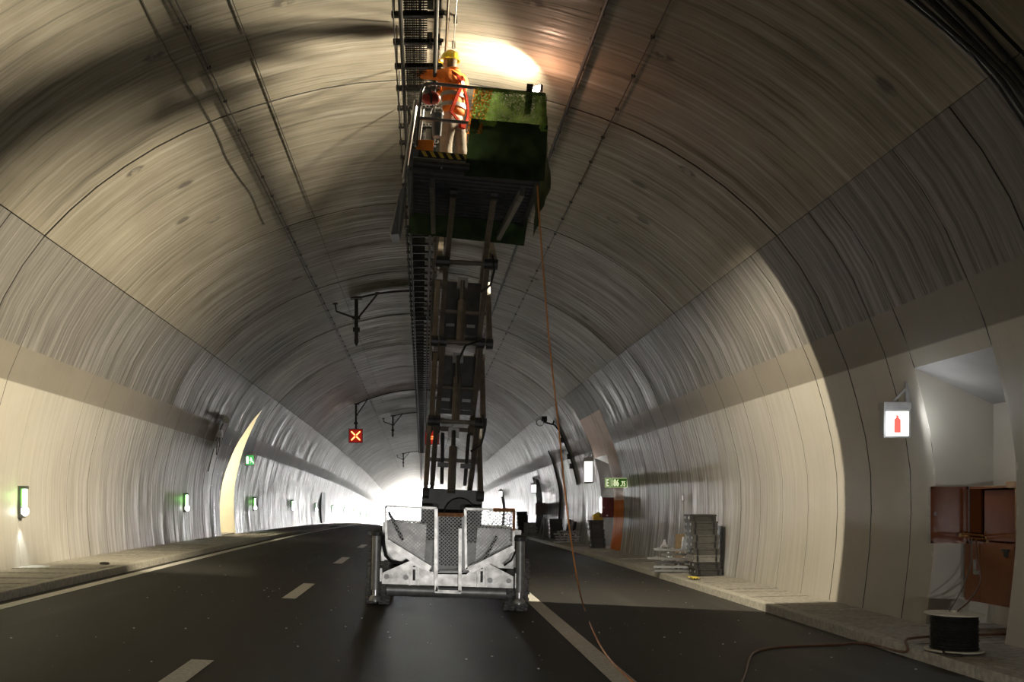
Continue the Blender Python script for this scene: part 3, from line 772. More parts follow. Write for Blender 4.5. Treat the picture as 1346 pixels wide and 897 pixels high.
MB().ball(hc+Vector((0, .088, -.052)), .02, 8, (1.2, .5, .3)).build('mouth', mat('lips', (.5,.22,.18), .5), man, local=True, smooth=True)
rows = []
for i in range(6):
    z = .03-.042*i
    rows.append([hc+Vector((math.cos(a)*(.086-.004*i), math.sin(a)*(.106-.006*i), z)) for a in [PI*1.08+PI*.84*k/10 for k in range(11)]])
MB().grid(rows).build('hair', mat('grey_brown_hair', (.16,.12,.09), .8, var=.3, scale=60), man, smooth=True, local=True)
HEL = mat('yellow_helmet', (.92, .68, .04), .35, 0, .04)
T = Matrix.Translation(hc+Vector((0, .0, .045))) @ Matrix.Rotation(math.radians(8), 4, 'X')
prof = [(.001, .118), (.03, .116), (.065, .104), (.095, .078), (.112, .045), (.118, .01), (.122, .0), (.132, -.004), (.134, -.010), (.118, -.008)]
vs = []; fs = []; n = 28
for r, z in prof:
    for j in range(n):
        a = 2*PI*j/n; k = 1.16 if math.sin(a) > 0 else 1.12
        vs.append(T @ Vector((r*math.cos(a), r*math.sin(a)*k+(.03*max(0, math.sin(a)) if r > .125 else 0), z)))
for i in range(len(prof)-1):
    for j in range(n): fs.append((i*n+j, i*n+(j+1)%n, (i+1)*n+(j+1)%n, (i+1)*n+j))
hl = MB().add(vs, fs).build('helmet', HEL, man, smooth=True, local=True)
b = MB()
for x in (-.03, 0, .03): b.tube([T @ Vector((x, -.11+.22*k/8, .119-.0+.004-.9*((-.11+.22*k/8)**2)*4.6)) for k in range(9)], .006, 6)
b.build('helmet_ridge', HEL, hl, smooth=True, local=True)
# jacket: torso and both sleeves as one garment, hem flared
p = []; e = []
chain(p, e, [((0,-.005,.89), .205, .150), ((0,-.005,1.0), .190, .140), ((0,.0,1.15), .185, .135), ((0,.01,1.30), .20, .14), ((0,.01,1.42), .14, .11), ((0,.01,1.475), .085, .085)])
chain(p, e, [(SHL, .092), ((-.235,.15,1.45), .08), (ELL, .074), ((-.19,.42,1.54), .062), ((-.145,.51,1.585), .052)], 4)
chain(p, e, [(SHR, .095), ((.26,.10,1.34), .084), (ELR, .078), ((.22,.36,1.39), .064), ((.17,.45,1.465), .052)], 4)
jk = skinned('jacket', p, e, JACKET, man)
def hoop(z, rx, ry, h, m, nm, par, cy=0.0):
    MB().grid([[(rx*math.cos(a), cy+ry*math.sin(a), z+dz) for a in [2*PI*k/28 for k in range(29)]] for dz in (-h/2, h/2)]).build(nm, m, par, smooth=True, local=True)
hoop(1.16, .197, .147, .055, REFL, 'reflective_band', jk, 0); hoop(1.02, .203, .150, .055, REFL, 'reflective_band', jk, -.003)
MB().tube([(.06*math.cos(a)*1.2, .01+.07*math.sin(a), 1.515) for a in [2*PI*k/16 for k in range(17)]], .034, 8, caps=False).build('collar', JACKET, jk, smooth=True, local=True)
# harness crossing on the back
def strap(pts, nm='harness_strap', w=.05):
    P = [Vector(q) for q in pts]; b = MB()
    for a, c in zip(P, P[1:]): b.bar(a, c, w, .012, up=(0, -1, 0))
    return b.build(nm, HARN, hp, local=True)
hp = MB().lathe([(.04, 0), (.04, -.012), (.02, -.012)], (0, -.155, 1.30), 'Y', 14).build('harness_ring', ALU, man, smooth=True, local=True)
strap([(-.13,-.04,1.475), (-.07,-.125,1.40), (0,-.155,1.30), (.08,-.155,1.16), (.15,-.13,.99), (.17,-.10,.90)])
strap([(.13,-.04,1.475), (.07,-.125,1.40), (0,-.155,1.30), (-.08,-.155,1.16), (-.15,-.13,.99), (-.17,-.10,.90)])
strap([(.17,-.10,.90), (.07,-.16,.80), (-.02,-.15,.74)]); strap([(-.17,-.10,.90), (-.10,-.15,.80), (-.02,-.15,.74)])
MB().box((-.07,-.19,.70), (.03,-.145,.79)).build('harness_pouch', HARN, man, local=True)
# trousers
p = []; e = []
chain(p, e, [((0,0,.95), .155, .125), ((0,0,.88), .15, .125)])
chain(p, e, [((-.10,.0,.80), .112), ((-.105,.03,.64), .10), (KNL, .088), ((-.12,.025,.30), .088), ((-.125,0,.12), .092), ((-.125,0,.085), .088)], 1)
chain(p, e, [((.10,.0,.80), .112), ((.11,-.01,.64), .10), (KNR, .088), ((.135,-.06,.30), .088), ((.15,-.10,.12), .092), ((.15,-.10,.085), .088)], 1)
tr = skinned('trousers', p, e, TROUS, man)
for x, y in ((-.125, .02), (.14, -.06)):
    MB().grid([[(x+.094*math.cos(a), y+.094*math.sin(a), .28+dz) for a in [2*PI*k/20 for k in range(21)]] for dz in (0, .05)]).build('trouser_band', mat('yellow_trim', (.85,.60,.05), .6), tr, smooth=True, local=True)
MB().box((.135,-.06,.55), (.20,.05,.72)).build('thigh_pocket', mat('orange_pocket', (.9,.33,.05), .7), tr, local=True)
for x, y in ((-.12, .05), (.155, -.05)):
    MB().box((x-.05, y-.12, 0), (x+.05, y+.13, .03)).build('boot_sole', BLACK, man, local=True)
    MB().ball((x, y+.03, .06), .06, 12, (.85, 1.9, .9)).tube([(x, y-.05, .06), (x, y-.05, .16)], .055, 12).build('boot', BOOT, man, smooth=True, local=True)
# gloves: palm, four fingers curled over the tray's rail, thumb at the side
def glove(w, d, sgn, nm):
    w, d = Vector(w), Vector(d).normalized(); up = Vector((0,0,1)); sd = d.cross(up).normalized(); up = sd.cross(d)
    p = []; e = []
    chain(p, e, [(w-d*.02, .034, .028), (w+d*.04, .040, .020), (w+d*.085, .042, .018)])
    for k, (off, ln) in enumerate(((-.030, .075), (-.010, .085), (.010, .08), (.030, .062))):
        b0 = w+d*.092+sd*off
        chain(p, e, [(b0, .011), (b0+d*ln*.45+up*.004, .0105), (b0+d*ln*.75-up*.02, .0095), (b0+d*ln*.7-up*.045, .008)], 2)
    chain(p, e, [(w+d*.045-sd*sgn*.035, .013), (w+d*.075-sd*sgn*.055-up*.01, .0115), (w+d*.10-sd*sgn*.05-up*.03, .009)], 1)
    return skinned(nm, p, e, GLOVE, man, 1)
glove(WRL, (.25, .7, .45), 1, 'left_glove'); glove(WRR, (-.3, .7, .5), -1, 'right_glove')

# ------------------------------------------------------------------ cable tray along the crown
tray = tag(empty('cable_tray', (-.04, 10, 7.2)), 'long black cable tray hung under the crown of the tunnel, cross channels at even steps', 'cable tray')
ZT = 7.2
def ypath(x, z, y0, y1, step=6): 
    n = max(1, int((y1-y0)/step)); return [(x, y0+(y1-y0)*i/n, z+drop(y0+(y1-y0)*i/n)) for i in range(n+1)]
for x in (-.25, .165): MB().tube(ypath(x, ZT-.03, 4, 160), .026, 8).build('tray_rail', RODM, tray, smooth=True)
ch = MB().box((-.36, -.035, -.03), (.245, .035, .035))
y = 7.45; first = None; k = 0
while y < 96:
    if first is None:
        b = MB()
        for (a0, a1) in ((-.02, -.013), (.028, .035)): b.box((-.36, -.035, a0), (.245, .035, a1))
        b.box((-.36, .025, -.02), (.245, .035, .035))
        for q in range(13):
            if q % 1 == 0: b.box((-.36+q*.05, -.035, -.013), (-.36+q*.05+.02, -.028, .03))
        first = b.build('cross_channel', RODM, tray, local=True); first.location = (.04-.0, y-10, drop(y)); ob = first
    else:
        ob = first.copy(); COL.objects.link(ob); ob.location = (.04, y-10, drop(y)); ob.parent = tray
    if k % 2 == 0 and y < 60:
        MB().tube([(-.33, y, ZT+drop(y)), (-.33, y, 7.74+drop(y))], .012, 6).build('hanger_rod', RODM, tray)
        MB().tube([(.2, y, ZT+drop(y)), (.2, y, 7.74+drop(y))], .012, 6).build('hanger_rod', RODM, tray)
    y += .685; k += 1
r = random.Random(2)
for k in range(9):
    x = -.20+k*.027
    MB().tube([(x+r.uniform(-.004,.004), yy, ZT+.05+r.uniform(-.01,.01)+drop(yy)) for yy in [4+3*i for i in range(52)]], .0105 if k % 3 else .013, 5).build('cable', mat('tray_cable', (.085,.078,.066), .8), tray, smooth=True)
fl = MB()
y = 7
while y < 60:
    fl.box((-.22, y, ZT+.02+drop(y)), (.06, y+.012, ZT+.032+drop(y))); y += .06
fl.build('tray_rungs', RODM, tray)['kind'] = 'stuff'
for yy in (11.35, 12.35, 16, 22, 31):
    MB().box((.06, yy, ZT+.06), (.13, yy+.2, ZT+.18)).box((.19,yy,ZT+.05),(.22,yy+.2,ZT+.16)).build('splice_box', DARK, tray)
MB().tube(ypath(-.335, ZT-.05, 5, 90), .010, 6).build('conduit', RODM, tray)
def vault_line(u, off, r, m, name, label, cat, y0=4, y1=120, clips=.0, cut=None):
    s = lerp_tab(abs(u), lambda i: PROF[i][0] if i < 110 else 99, lambda i: ARC[i])*(1 if u >= 0 else -1)
    rt = tag(empty(name, skin_pt(0, s, y0, off)), label, cat)
    n = int((y1-y0)/1.5)
    MB().tube([skin_pt(0, s, y0+(y1-y0)*i/n, off) for i in range(n+1)], r, 6).build('cable_run', m, rt, smooth=True)
    if clips:
        yy = y0+.3; f = None
        while yy < min(y1, 60):
            o = MB().cbox(skin_pt(0, s, yy, off*.5), (.05, .03, abs(off)+r*1.4)).build('clip', m, rt); yy += clips
    return rt
vault_line(.50, -.06, .022, mat('brown_pipe', (.17,.13,.09), .6), 'pipe', 'brown pipe clipped to the crown right beside the cable tray', 'pipe', clips=1.4)
vault_line(.60, -.10, .008, GALV, 'catenary_wire', 'thin bright wire on stand-off clips just right of the crown pipe', 'wire', clips=.7)
vault_line(2.33, -.06, .027, CABLE, 'cable', 'thick black cable clipped along the vault right of the platform', 'cable', clips=.75)
vault_line(2.97, -.03, .008, CABLE, 'sensor_cable', 'thin clipped cable on the right of the vault beyond the thick black one', 'cable', clips=1.1)
vault_line(-2.66, -.03, .010, CABLE, 'sensor_cable', 'thin clipped cable on the left of the vault nearest the paired line', 'cable', clips=1.1)
vault_line(-2.72, -.03, .008, CABLE, 'sensor_cable', 'second strand of the paired thin cables on the left vault', 'cable')
vault_line(-2.08, -.02, .007, CABLE, 'sensor_cable', 'bare thin line on the left vault between tray and paired cables', 'cable')
s0 = 3.08; rw = random.Random(4)
w = MB().tube([skin_pt(0, -(s0+.022*math.sin(i*.9)+rw.uniform(-.015,.015)), 8.5+i*.5, -.015) for i in range(24)], .006, 5).build('loose_wire', CABLE, smooth=True)
tag(w, 'wavy loose wire running along the lit left side of the vault', 'wire')
for k in range(5):                                    # cable bundle up the near right wall
    yy = 8.78+.085*k; r2 = random.Random(k)
    ob = MB().tube([skin_pt(1, .6+i*.35, yy+.02*math.sin(i*1.3+k)+.02*i/10, -.03-.012*(k % 2)) for i in range(21)], (.024, .016, .03, .02, .014)[k], 8).build('power_cable', CABLE, smooth=True)
    tag(ob, ('thick black cable, lowest edge of the bundle at the upper right', 'second black cable of the upper right bundle', 'thickest middle cable of the upper right bundle', 'fourth black cable of the upper right bundle', 'thin black cable nearest the camera in the upper right bundle')[k], 'cable', 'bundled cables climbing the right vault')

# ------------------------------------------------------------------ lane signals and hangers
def hanger(x, y, name, label, z_low, sign=None, arms=True):
    u = x-AX; zt = z_of_u(u)+drop(y); rt = tag(empty(name, (x, y, zt)), label, 'bracket' if not sign else 'signal')
    P = MB().tube([(x, y, zt), (x, y, z_low)], .055, 10)
    P.build('post', RODM, rt, smooth=True)
    MB().cbox((x, y, zt-.04), (.34, .3, .06)).build('ceiling_plate', RODM, rt)
    zj = zt-.62
    for sx in ((-1, 1) if arms else (1,)):
        xe = x+sx*.62; ze = z_of_u(xe-AX)+drop(y)-.03
        b = MB().tube([(x+sx*.05, y, zj), (xe-sx*.03, y, ze-.06 if sx > 0 else ze-.22), (xe, y, ze)], .028, 8)
        b.cbox((x+sx*.07, y, zj), (.08, .12, .08)).cbox((xe, y, ze), (.14, .14, .04)); b.build('brace', RODM, rt, smooth=True)
    MB().cbox((x, y, z_low+.27), (.2, .14, .12)).lathe([(.065, 0), (.055, -.12), (.02, -.2)], (x, y, z_low), 'Z', 10).build('post_end', RODM, rt)
    MB().tube([(x+(-.15-x)*k/10, y, z_of_u(x+(-.15-x)*k/10-AX)+drop(y)-.05) for k in range(11)], .03, 6).build('feed_conduit', RODM, rt)
    if sign:
        w = sign; c = Vector((x, y-.12, z_low-.42))
        MB().cbox(c, (w, .2, w)).build('signal_box', mat('signal_red_black', (.10, .008, .006), .35, var=.2), rt)
        MB().cbox(c+Vector((0, -.11, w/2+.0)), (w, .12, .02)).build('hood', DARK, rt)
        X = MB()
        for sg in (-1, 1):
            for h2 in (-1, 1):
                M = Matrix.Rotation(sg*PI/4, 3, 'Y'); X.cbox(c+M @ Vector((h2*.19, -.105, 0)), (.27, .012, .055), M)
        X.build('cross_light', mat('signal_amber', (1, .42, .12), .4, emit=4.5, var=.02), rt)
        MB().cbox(c+Vector((0, -.101, 0)), (w*.92, .006, w*.92)).build('display_face', mat('signal_face_red', (.30, .012, .008), .3, emit=.35, var=.1), rt)
        lamp('signal_glow', 'POINT', c+Vector((0, -.35, 0)), None, 4, (1, .2, .06), .1)
    return rt
hanger(-1.93, 29, 'hanger_bracket', 'nearest black three-armed hanger bracket on the vault without a sign', 6.3)
hanger(-1.93, 65, 'hanger_bracket', 'second, farther empty hanger bracket just left of the tray', 6.3+drop(65))
hanger(-1.93, 101, 'hanger_bracket', 'third and smallest empty hanger bracket far down the tunnel', 6.3+drop(101))
hanger(-3.55, 53, 'lane_signal', 'red cross lane signal hanging over the left lane', 5.65+drop(53), .74, arms=False)
hanger(.52, 53, 'lane_signal', 'red cross lane signal half hidden behind the scissor arms', 5.55+drop(53), .74, arms=False)

# ------------------------------------------------------------------ green guide lights along the left wall
M_GRN = mat('guide_green', (.16, .62, .10), .35, emit=.9, var=.05)
M_GRW = mat('guide_white', (.75, 1, .70), .3, emit=4, var=.02)
M_BULB = mat('guide_lamp', (1, 1, .98), .3, emit=14, var=.0)
M_HOUS = mat('guide_housing', (.06, .06, .055), .5)
place = ['nearest', 'second', 'third', 'fourth', 'fifth', 'sixth', 'seventh', 'eighth', 'ninth', 'tenth']
for k in range(10):
    y = 17.2+11.85*k; x = AX-6.83; z = 1.5+drop(y)
    rt = tag(empty('guide_light', (x, y, z-.27)), place[k]+' green and white guide light on the left wall counting from the camera', 'light', 'guide lights along the left wall')
    MB().box((x-.02, y-.075, z-.27), (x+.05, y+.075, z+.29)).box((x+.05, y-.08, z+.24), (x+.13, y+.08, z+.29)).box((x+.05,y-.05,z-.26),(x+.08,y+.05,z-.08)).build('housing', M_HOUS, rt)
    MB().box((x+.05, y-.07, z-.06), (x+.065, y+.07, z+.24)).build('green_panel', M_GRN, rt)
    MB().box((x+.066, y-.045, z-.06), (x+.115, y+.045, z+.235)).build('white_panel', M_GRW, rt)
    MB().ball((x+.10, y-.02, z-.15), .085, 12, (.8, .8, 1)).build('bulb', M_BULB, rt, smooth=True)
    if k < 6:
        lamp('guide_beam', 'SPOT', (x+.13, y-.02, z-.26), (x+.08, y, z-2), 38, (.9, .97, 1), .03, math.radians(62), .8)
        if k < 3: lamp('guide_glow', 'POINT', (x+.13, y-.16, z+.1), None, 1.6, (.35, 1, .2), .04)
# emergency exit sign beyond the passage
def hanging_sign(loc, w, h, name, label, face, wall_x, top=.10, th=.10):
    c = Vector(loc); rt = tag(empty(name, c), label, 'sign')
    MB().cbox(c, (w, th, h)).build('sign_frame', M_FR, rt)
    if top: MB().cbox(c+Vector((0, 0, h/2+top/2)), (w*1.02, th*1.2, top)).build('lamp_box', M_FR, rt)
    MB().cbox(c+Vector((0, -th/2-.003, 0)), (w*.86, .008, h*.88)).build('sign_face', face, rt)
    zt = c.z+h/2+top; s = 1 if wall_x > c.x else -1
    MB().bar((c.x-s*w*.1, c.y, zt), (wall_x, c.y, zt+.22), .03, .03).bar((wall_x-s*.02, c.y, zt+.28), (wall_x-s*.02, c.y, zt-.1), .05, .05).build('arm', M_FR, rt)
    return rt, c, Vector((0, -th/2-.009, 0))
M_FR = mat('sign_frame_grey', (.30, .295, .29), .4, .5)
M_WHITE = mat('sign_white', (1, .98, .95), .3, emit=1.5, var=.0)
M_GREENS = mat('sign_green', (.07, .50, .13), .3, emit=.75, var=.05)
rt, c, n = hanging_sign((-6.58, 37.8, 3.12), .36, .42, 'exit_sign', 'green running man exit sign just beyond the lit left opening', M_GREENS, -6.75, .08)
rt.children[0]
w = MB().cbox(c+n+Vector((-.09, 0, 0)), (.09, .006, .26)); w.build('door_symbol', M_WHITE, rt)
b = MB()
for a, q in (((.02,.03),(.06,-.03)), ((.06,-.03),(.02,-.12)), ((.06,-.03),(.12,-.06)), ((.12,-.06),(.13,-.13)), ((.03,.03),(.09,.02)), ((.03,.02),(-.02,-.02))):
    b.bar(c+n+Vector((a[0],0,a[1])), c+n+Vector((q[0],0,q[1])), .006, .028, up=(1,0,1))
b.cbox(c+n+Vector((.04, 0, .075)), (.045, .006, .045)); b.build('running_figure', M_WHITE, rt)
# junction boxes by the passage
jb = tag(empty('junction_box', (-6.35, 31.5, 3.7)), 'grey junction boxes and coiled cable on the left wall before the lit opening', 'box')
for zz, uu in ((4.15, 6.22), (3.72, 6.42), (3.35, 6.54)): MB().cbox((AX-uu+.08, 31.8, zz), (.16, .3, .22)).build('box_body', STEEL_G, jb)
MB().tube([(AX-6.45+.12+.05*math.sin(a), 31.5+.15*math.cos(a), 3.3+.28*math.sin(a)) for a in [k*.5 for k in range(26)]], .014, 6).build('cable_coil', CABLE, jb)
MB().tube([(AX-u_of_z(z)+.05, 31.75, z) for z in [4.1-.2*k for k in range(9)]], .018, 6).build('conduit', CABLE, jb)
# ------------------------------------------------------------------ right wall: signs
wx = lambda z: AX+u_of_z(z)
rt, c, n = hanging_sign((6.28, 13.15, 2.545), .35, .37, 'extinguisher_sign', 'lit white sign with a red fire extinguisher beside the near niche', M_WHITE, wx(3.0)-.0, .10, .14)
REDS = mat('symbol_red', (.75, .10, .07), .4, emit=.6, var=.0)
MB().cbox(c+n+Vector((0, 0, -.035)), (.085, .006, .17)).prism([c+n+Vector((-.0425,-.003,.05)), c+n+Vector((.0425,-.003,.05)), c+n+Vector((.016,-.003,.078)), c+n+Vector((-.016,-.003,.078))], (0,.006,0)).cbox(c+n+Vector((0,0,.092)), (.026,.006,.035)).bar(c+n+Vector((-.01,0,.108)), c+n+Vector((-.055,0,.085)), .006, .009).build('extinguisher_symbol', REDS, rt)
lamp('sign_glow', 'POINT', c+Vector((.0, -.62, .0)), None, 9, (.93, .97, 1), .12)
lamp('sign_glow', 'AREA', c+Vector((0, -.12, 0)), c+Vector((0, -1, -.1)), 3, (.93, .97, 1), .25)
rt, c, n = hanging_sign((6.2, 36.95, 2.66), .36, .86, 'phone_sign', 'tall white lit telephone sign before the orange niche', M_WHITE, wx(3.3), .10, .12)
BLK = mat('symbol_black', (.02, .02, .02), .5)
MB().bar(c+n+Vector((-.08,0,.22)), c+n+Vector((-.04,0,.23)), .006, .03).bar(c+n+Vector((-.03,0,.225)), c+n+Vector((.07,0,.12)), .006, .015).bar(c+n+Vector((.06,0,.12)), c+n+Vector((.08,0,.09)), .006, .03).cbox(c+n+Vector((0,0,-.03)), (.3,.004,.008)).build('handset_symbol', BLK, rt)
lamp('sign_glow', 'AREA', c+Vector((0, -.1, 0)), c+Vector((0, -1, -.1)), 5, (.93, .97, 1), .3)
for (x, y, z, w, h, lb) in ((6.42, 57.0, 2.1, .33, .5, 'small white lit sign by the dark slit of the third niche'), (6.36, 80.5, 2.0, .36, .5, 'farthest small white lit sign on the right wall')):
    hanging_sign((x, y, z+.2), w, h, 'emergency_sign', lb, M_WHITE, wx(2.7), .08, .1)
# kilometre sign
c = Vector((6.27, 32.0, 2.14)); rt = tag(empty('kilometre_sign', c), 'green plate reading E 186.75 on an arm from the right wall', 'sign')
M_KG = mat('plate_green', (.07, .24, .02), .5, emit=.12, var=.05); M_KY = mat('plate_lettering', (.85, .92, .55), .4, emit=.9, var=.0)
MB().cbox(c, (.72, .05, .31)).build('plate', M_KG, rt)
f = c+Vector((0, -.03, 0))
b = MB()
for zz in (-.145, .145): b.cbox(f+Vector((0,0,zz)), (.70, .004, .007))
for xx in (-.35, -.195, .35): b.cbox(f+Vector((xx,0,0)), (.008, .004, .29))
b.build('border', M_KY, rt)
text_mb('E', .31, f+Vector((-.325, 0, -.105)), (.58,0,0), (0,0,1)).build('letter', M_KY, rt)
text_mb('186', .31, f+Vector((-.18, 0, -.105)), (.58,0,0), (0,0,1)).build('number', M_KY, rt)
text_mb('.75', .22, f+Vector((.135, 0, -.105)), (.62,0,0), (0,0,1)).build('number', M_KY, rt)
MB().bar((c.x+.33, c.y+.02, c.z), (wx(2.14)+.02, c.y+.02, c.z), .03, .03).build('arm', DARK, rt)

# ------------------------------------------------------------------ hydrant cabinet in the near niche
M_CAB = mat('red_brown_lacquer', (.18, .055, .018), .16, 0, .12, 3, spec=.7)
M_CAB_IN = mat('red_brown_inside', (.17, .05, .016), .2, 0, .12, 3)
BRASS = mat('brass', (.72, .50, .22), .25, .9, .1)
hc = tag(empty('hydrant_cabinet', (6.85, 11.95, .3)), 'red brown hydrant cabinet with its upper door open in the near right niche', 'cabinet')
XF, XB2, CY0, CY1 = 6.84, 7.36, 11.38, 12.42
Z0, ZM, ZTOP = .28, 1.0, 1.70
b = MB()
b.box((XB2-.03, CY0, Z0), (XB2, CY1, ZTOP)); b.box((XF, CY0, ZTOP-.03), (XB2-.03, CY1, ZTOP)); b.box((XF, CY0, ZM-.02), (XB2-.03, CY1, ZM+.02)); b.box((XF, CY0, Z0), (XB2-.03, CY1, Z0+.03))
b.box((XF, CY0, Z0+.03), (XB2-.03, CY0+.03, ZTOP-.03)); b.box((XF, CY1-.03, Z0+.03), (XB2-.03, CY1, ZTOP-.03))
b.build('cabinet_body', M_CAB, hc)
MB().box((XF+.05, CY0+.03, ZM+.04), (XF+.07, CY1-.28, ZTOP-.05)).box((XF+.05, CY1-.30, ZM+.04), (XF+.12, CY1-.28, ZTOP-.05)).build('inner_panel', M_CAB, hc)
MB().box((6.95, CY0+.1, ZTOP), (7.2, CY0+.4, ZTOP+.05)).build('top_box', M_CAB, hc)
dl = MB().box((XF-.025, CY0, Z0), (XF-.002, CY0+.70, ZM-.01)).build('lower_door', M_CAB, hc)
MB().box((XF-.045, CY0+.12, ZM-.14), (XF-.025, CY0+.18, ZM-.05)).cbox((XF-.04, CY0+.15, ZM-.06), (.03, .12, .03)).build('latch', BLACK, dl)
dl2 = MB().box((XF-.025, CY0+.71, Z0), (XF-.002, CY1, ZM-.01)).build('lower_door', M_CAB, hc)
MB().box((XF-.04, CY0+.80, .62), (XF-.025, CY0+.83, .80)).cbox((XF-.04, CY0+.76, .64), (.03, .05, .05)).build('latch', GALV, dl2)
# open upper door, swung out across the niche
dx0, dx1, yd = 6.36, XF, CY1-.01
d = MB().box((dx0, yd, ZM-.01), (dx1, yd+.022, ZTOP)).build('upper_door', M_CAB_IN, hc)
b = MB()
for a, q in (((dx0, ZM-.01), (dx0+.035, ZTOP)), ((dx1-.03, ZM-.01), (dx1, ZTOP))): b.box((a[0], yd-.035, a[1]), (q[0], yd, q[1]))
b.box((dx0, yd-.035, ZM-.01), (dx1, yd, ZM+.02)).box((dx0, yd-.035, ZTOP-.03), (dx1, yd, ZTOP)).build('door_rim', M_CAB_IN, d)
MB().box((dx0-.004, yd-.036, ZM-.01), (dx0+.002, yd+.02, ZTOP)).box((dx1-.006, yd-.05, ZM), (dx1+.004, yd+.01, ZTOP)).build('door_edge', GALV, d)
MB().cbox((dx0+.07, yd-.01, 1.36), (.02, .02, .05)).build('door_stay', GALV, d)
v = MB().tube([(6.62, 12.1, 1.12), (6.95, 12.15, 1.09)], .014, 8).tube([(6.62, 12.1, 1.08), (6.95, 12.15, 1.05)], .010, 8).tube([(6.58, 12.1, 1.10), (6.67, 12.1, 1.09)], .03, 10)
v.tube([(6.92, 12.1, 1.14), (6.92, 12.1, 1.0)], .018, 8).tube([(6.88, 12.1, 1.13), (6.97, 12.1, 1.13)], .012, 8).ball((6.92, 12.1, 1.06), .04, 10).build('valve', BRASS, hc, smooth=True)
# ------------------------------------------------------------------ cable drum and the loose cables
dr = tag(empty('cable_drum', (5.68, 10.6, -.09)), 'drum of black cable with cream flanges on the right pavement below the cabinet', 'drum')
M_FL = mat('drum_flange', (.52, .49, .38), .6, 0, .1, 5); cx, cyy, zb = 5.70, 10.6, -.085
for z0, z1 in ((zb, zb+.02), (zb+.385, zb+.405)):
    MB().lathe([(.285, z0-0), (.29, z0+.005), (.29, z1-.005), (.285, z1)], (cx, cyy, 0), 'Z', 40).build('flange', M_FL, dr, smooth=True)
MB().lathe([(.06, zb+.41), (.06, zb+.40), (.03, zb+.40), (.03, zb+.43)], (cx, cyy, 0), 'Z', 16).build('hub', M_FL, dr)
wd = MB(); r3 = random.Random(8); pr = []
for k in range(24): 
    z = zb+.02+.365*k/23; pr += [(.232+r3.uniform(0, .012), z), (.222, z+.007)]
wd.lathe(pr[:-1], (cx, cyy, 0), 'Z', 36); wd.build('wound_cable', CABLE, dr, smooth=True)
BR = mat('brown_cable', (.12, .055, .028), .5, 0, .2); ORC = mat('orange_cable', (.50, .20, .05), .5, 0, .2); GRC = mat('grey_cable', (.12, .11, .09), .5)
def smooth_path(P, n=6):
    P = [Vector(q) for q in P]; out = []
    for i in range(len(P)-1):
        p0 = P[max(i-1, 0)]; p1 = P[i]; p2 = P[i+1]; p3 = P[min(i+2, len(P)-1)]
        for k in range(n):
            t = k/n; out.append(.5*((2*p1)+(p2-p0)*t+(2*p0-5*p1+4*p2-p3)*t*t+(3*p1-p0-3*p2+p3)*t**3))
    return out+[P[-1]]
def cable(name, P, r, m, label, cat='cable'):
    return tag(MB().tube(smooth_path(P), r, 7).build(name, m, smooth=True), label, cat)
cable('brown_cable', [(6.80, 12.15, 1.06), (6.74, 12.0, .82), (6.55, 11.6, .58), (6.15, 11.1, .41), (5.75, 10.62, .335)], .010, BR, 'brown cable hanging from the open cabinet to the drum')
cable('grey_cable', [(6.78, 12.2, 1.06), (6.66, 12.0, .78), (6.42, 11.7, .56), (6.0, 11.1, .42), (5.68, 10.66, .335)], .007, GRC, 'thin grey cable hanging beside the brown one from the open cabinet')
pts = [on_road(972, 905, .015), on_road(980, 885, .015), on_road(984, 870, .015), on_road(992, 858, .015), on_road(1015, 852, .015), on_road(1060, 849, .015), on_road(1100, 848, .015), on_road(1135, 846, .015)]
pts += [Vector((5.39, 11.05, -.17)), Vector((5.45, 11.15, -.06)), Vector((5.6, 11.3, -.05)), Vector((6.0, 11.45, -.045)), Vector((6.5, 11.5, -.04)), Vector((7.0, 11.6, -.04))]
cable('floor_cable', pts, .015, BR, 'brown cable snaking from the road over the right kerb behind the drum')
cable('black_cable_end', [(5.50, 10.45, -.07), (5.46, 10.3, -.08), (5.50, 10.2, -.08), (5.58, 10.22, -.08)], .012, CABLE, 'short black cable end lying at the foot of the drum')
top = LMP @ Vector((X1-.02, Y0+.1, ZD))
pts = [top, at(712, 330, 12.62), at(722, 450, 12.7), at(733, 550, 12.8), at(743, 650, 13.0), at(752, 720, 13.3), at(760, 768, 13.6), on_road(768, 800, .015), on_road(782, 835, .015), on_road(800, 865, .015), on_road(835, 900, .015)]
cable('orange_cable', pts, .011, ORC, 'long orange cable hanging from the platform down to the road beside the right line')

# ------------------------------------------------------------------ stacked cases and steel lying on the right pavement
ordn = ['lowest', 'second', 'third', 'fourth', 'fifth', 'sixth', 'seventh', 'eighth', 'ninth']
def stack(x, y, w, dp, h, n, cols, lb, grp, base, first_w=None):
    r = random.Random(int(y*10)); z = base; shf = 0
    for k in range(n):
        nm = 'equipment_case'; c = cols[k % len(cols)]; m = mat('case_grey_%d' % int(c*1000), (c, c*.97, c*.90), .6, .1, .2, 10)
        j = r.uniform(-.02, .02)-.012*k; ang = r.uniform(-.03, .03)
        rt = tag(empty(nm, (x+j, y, z), (0, 0, ang)), lb(k), 'case', grp)
        hh = h*r.uniform(.96, 1.0)
        MB().box((-w/2, -dp/2, 0), (w/2, dp/2, hh*.72)).box((-w/2-.012, -dp/2-.006, 0), (-w/2+.02, dp/2, hh*.3)).build('case_body', m, rt, local=True)
        MB().box((-w/2-.01, -dp/2-.01, hh*.74), (w/2+.01, dp/2+.01, hh)).build('case_lid', m, rt, local=True)
        for xx in (-w*.36, w*.36): MB().box((xx-.018, -dp/2-.014, .01), (xx+.018, -dp/2-.002, hh*.97)).build('strap', BLACK, rt, local=True)
        for yy in (-dp*.4, dp*.2): MB().cbox((-w/2-.014, yy, hh*.55), (.012, .05, .05)).build('latch', GALV, rt, local=True)
        z += hh
    return z
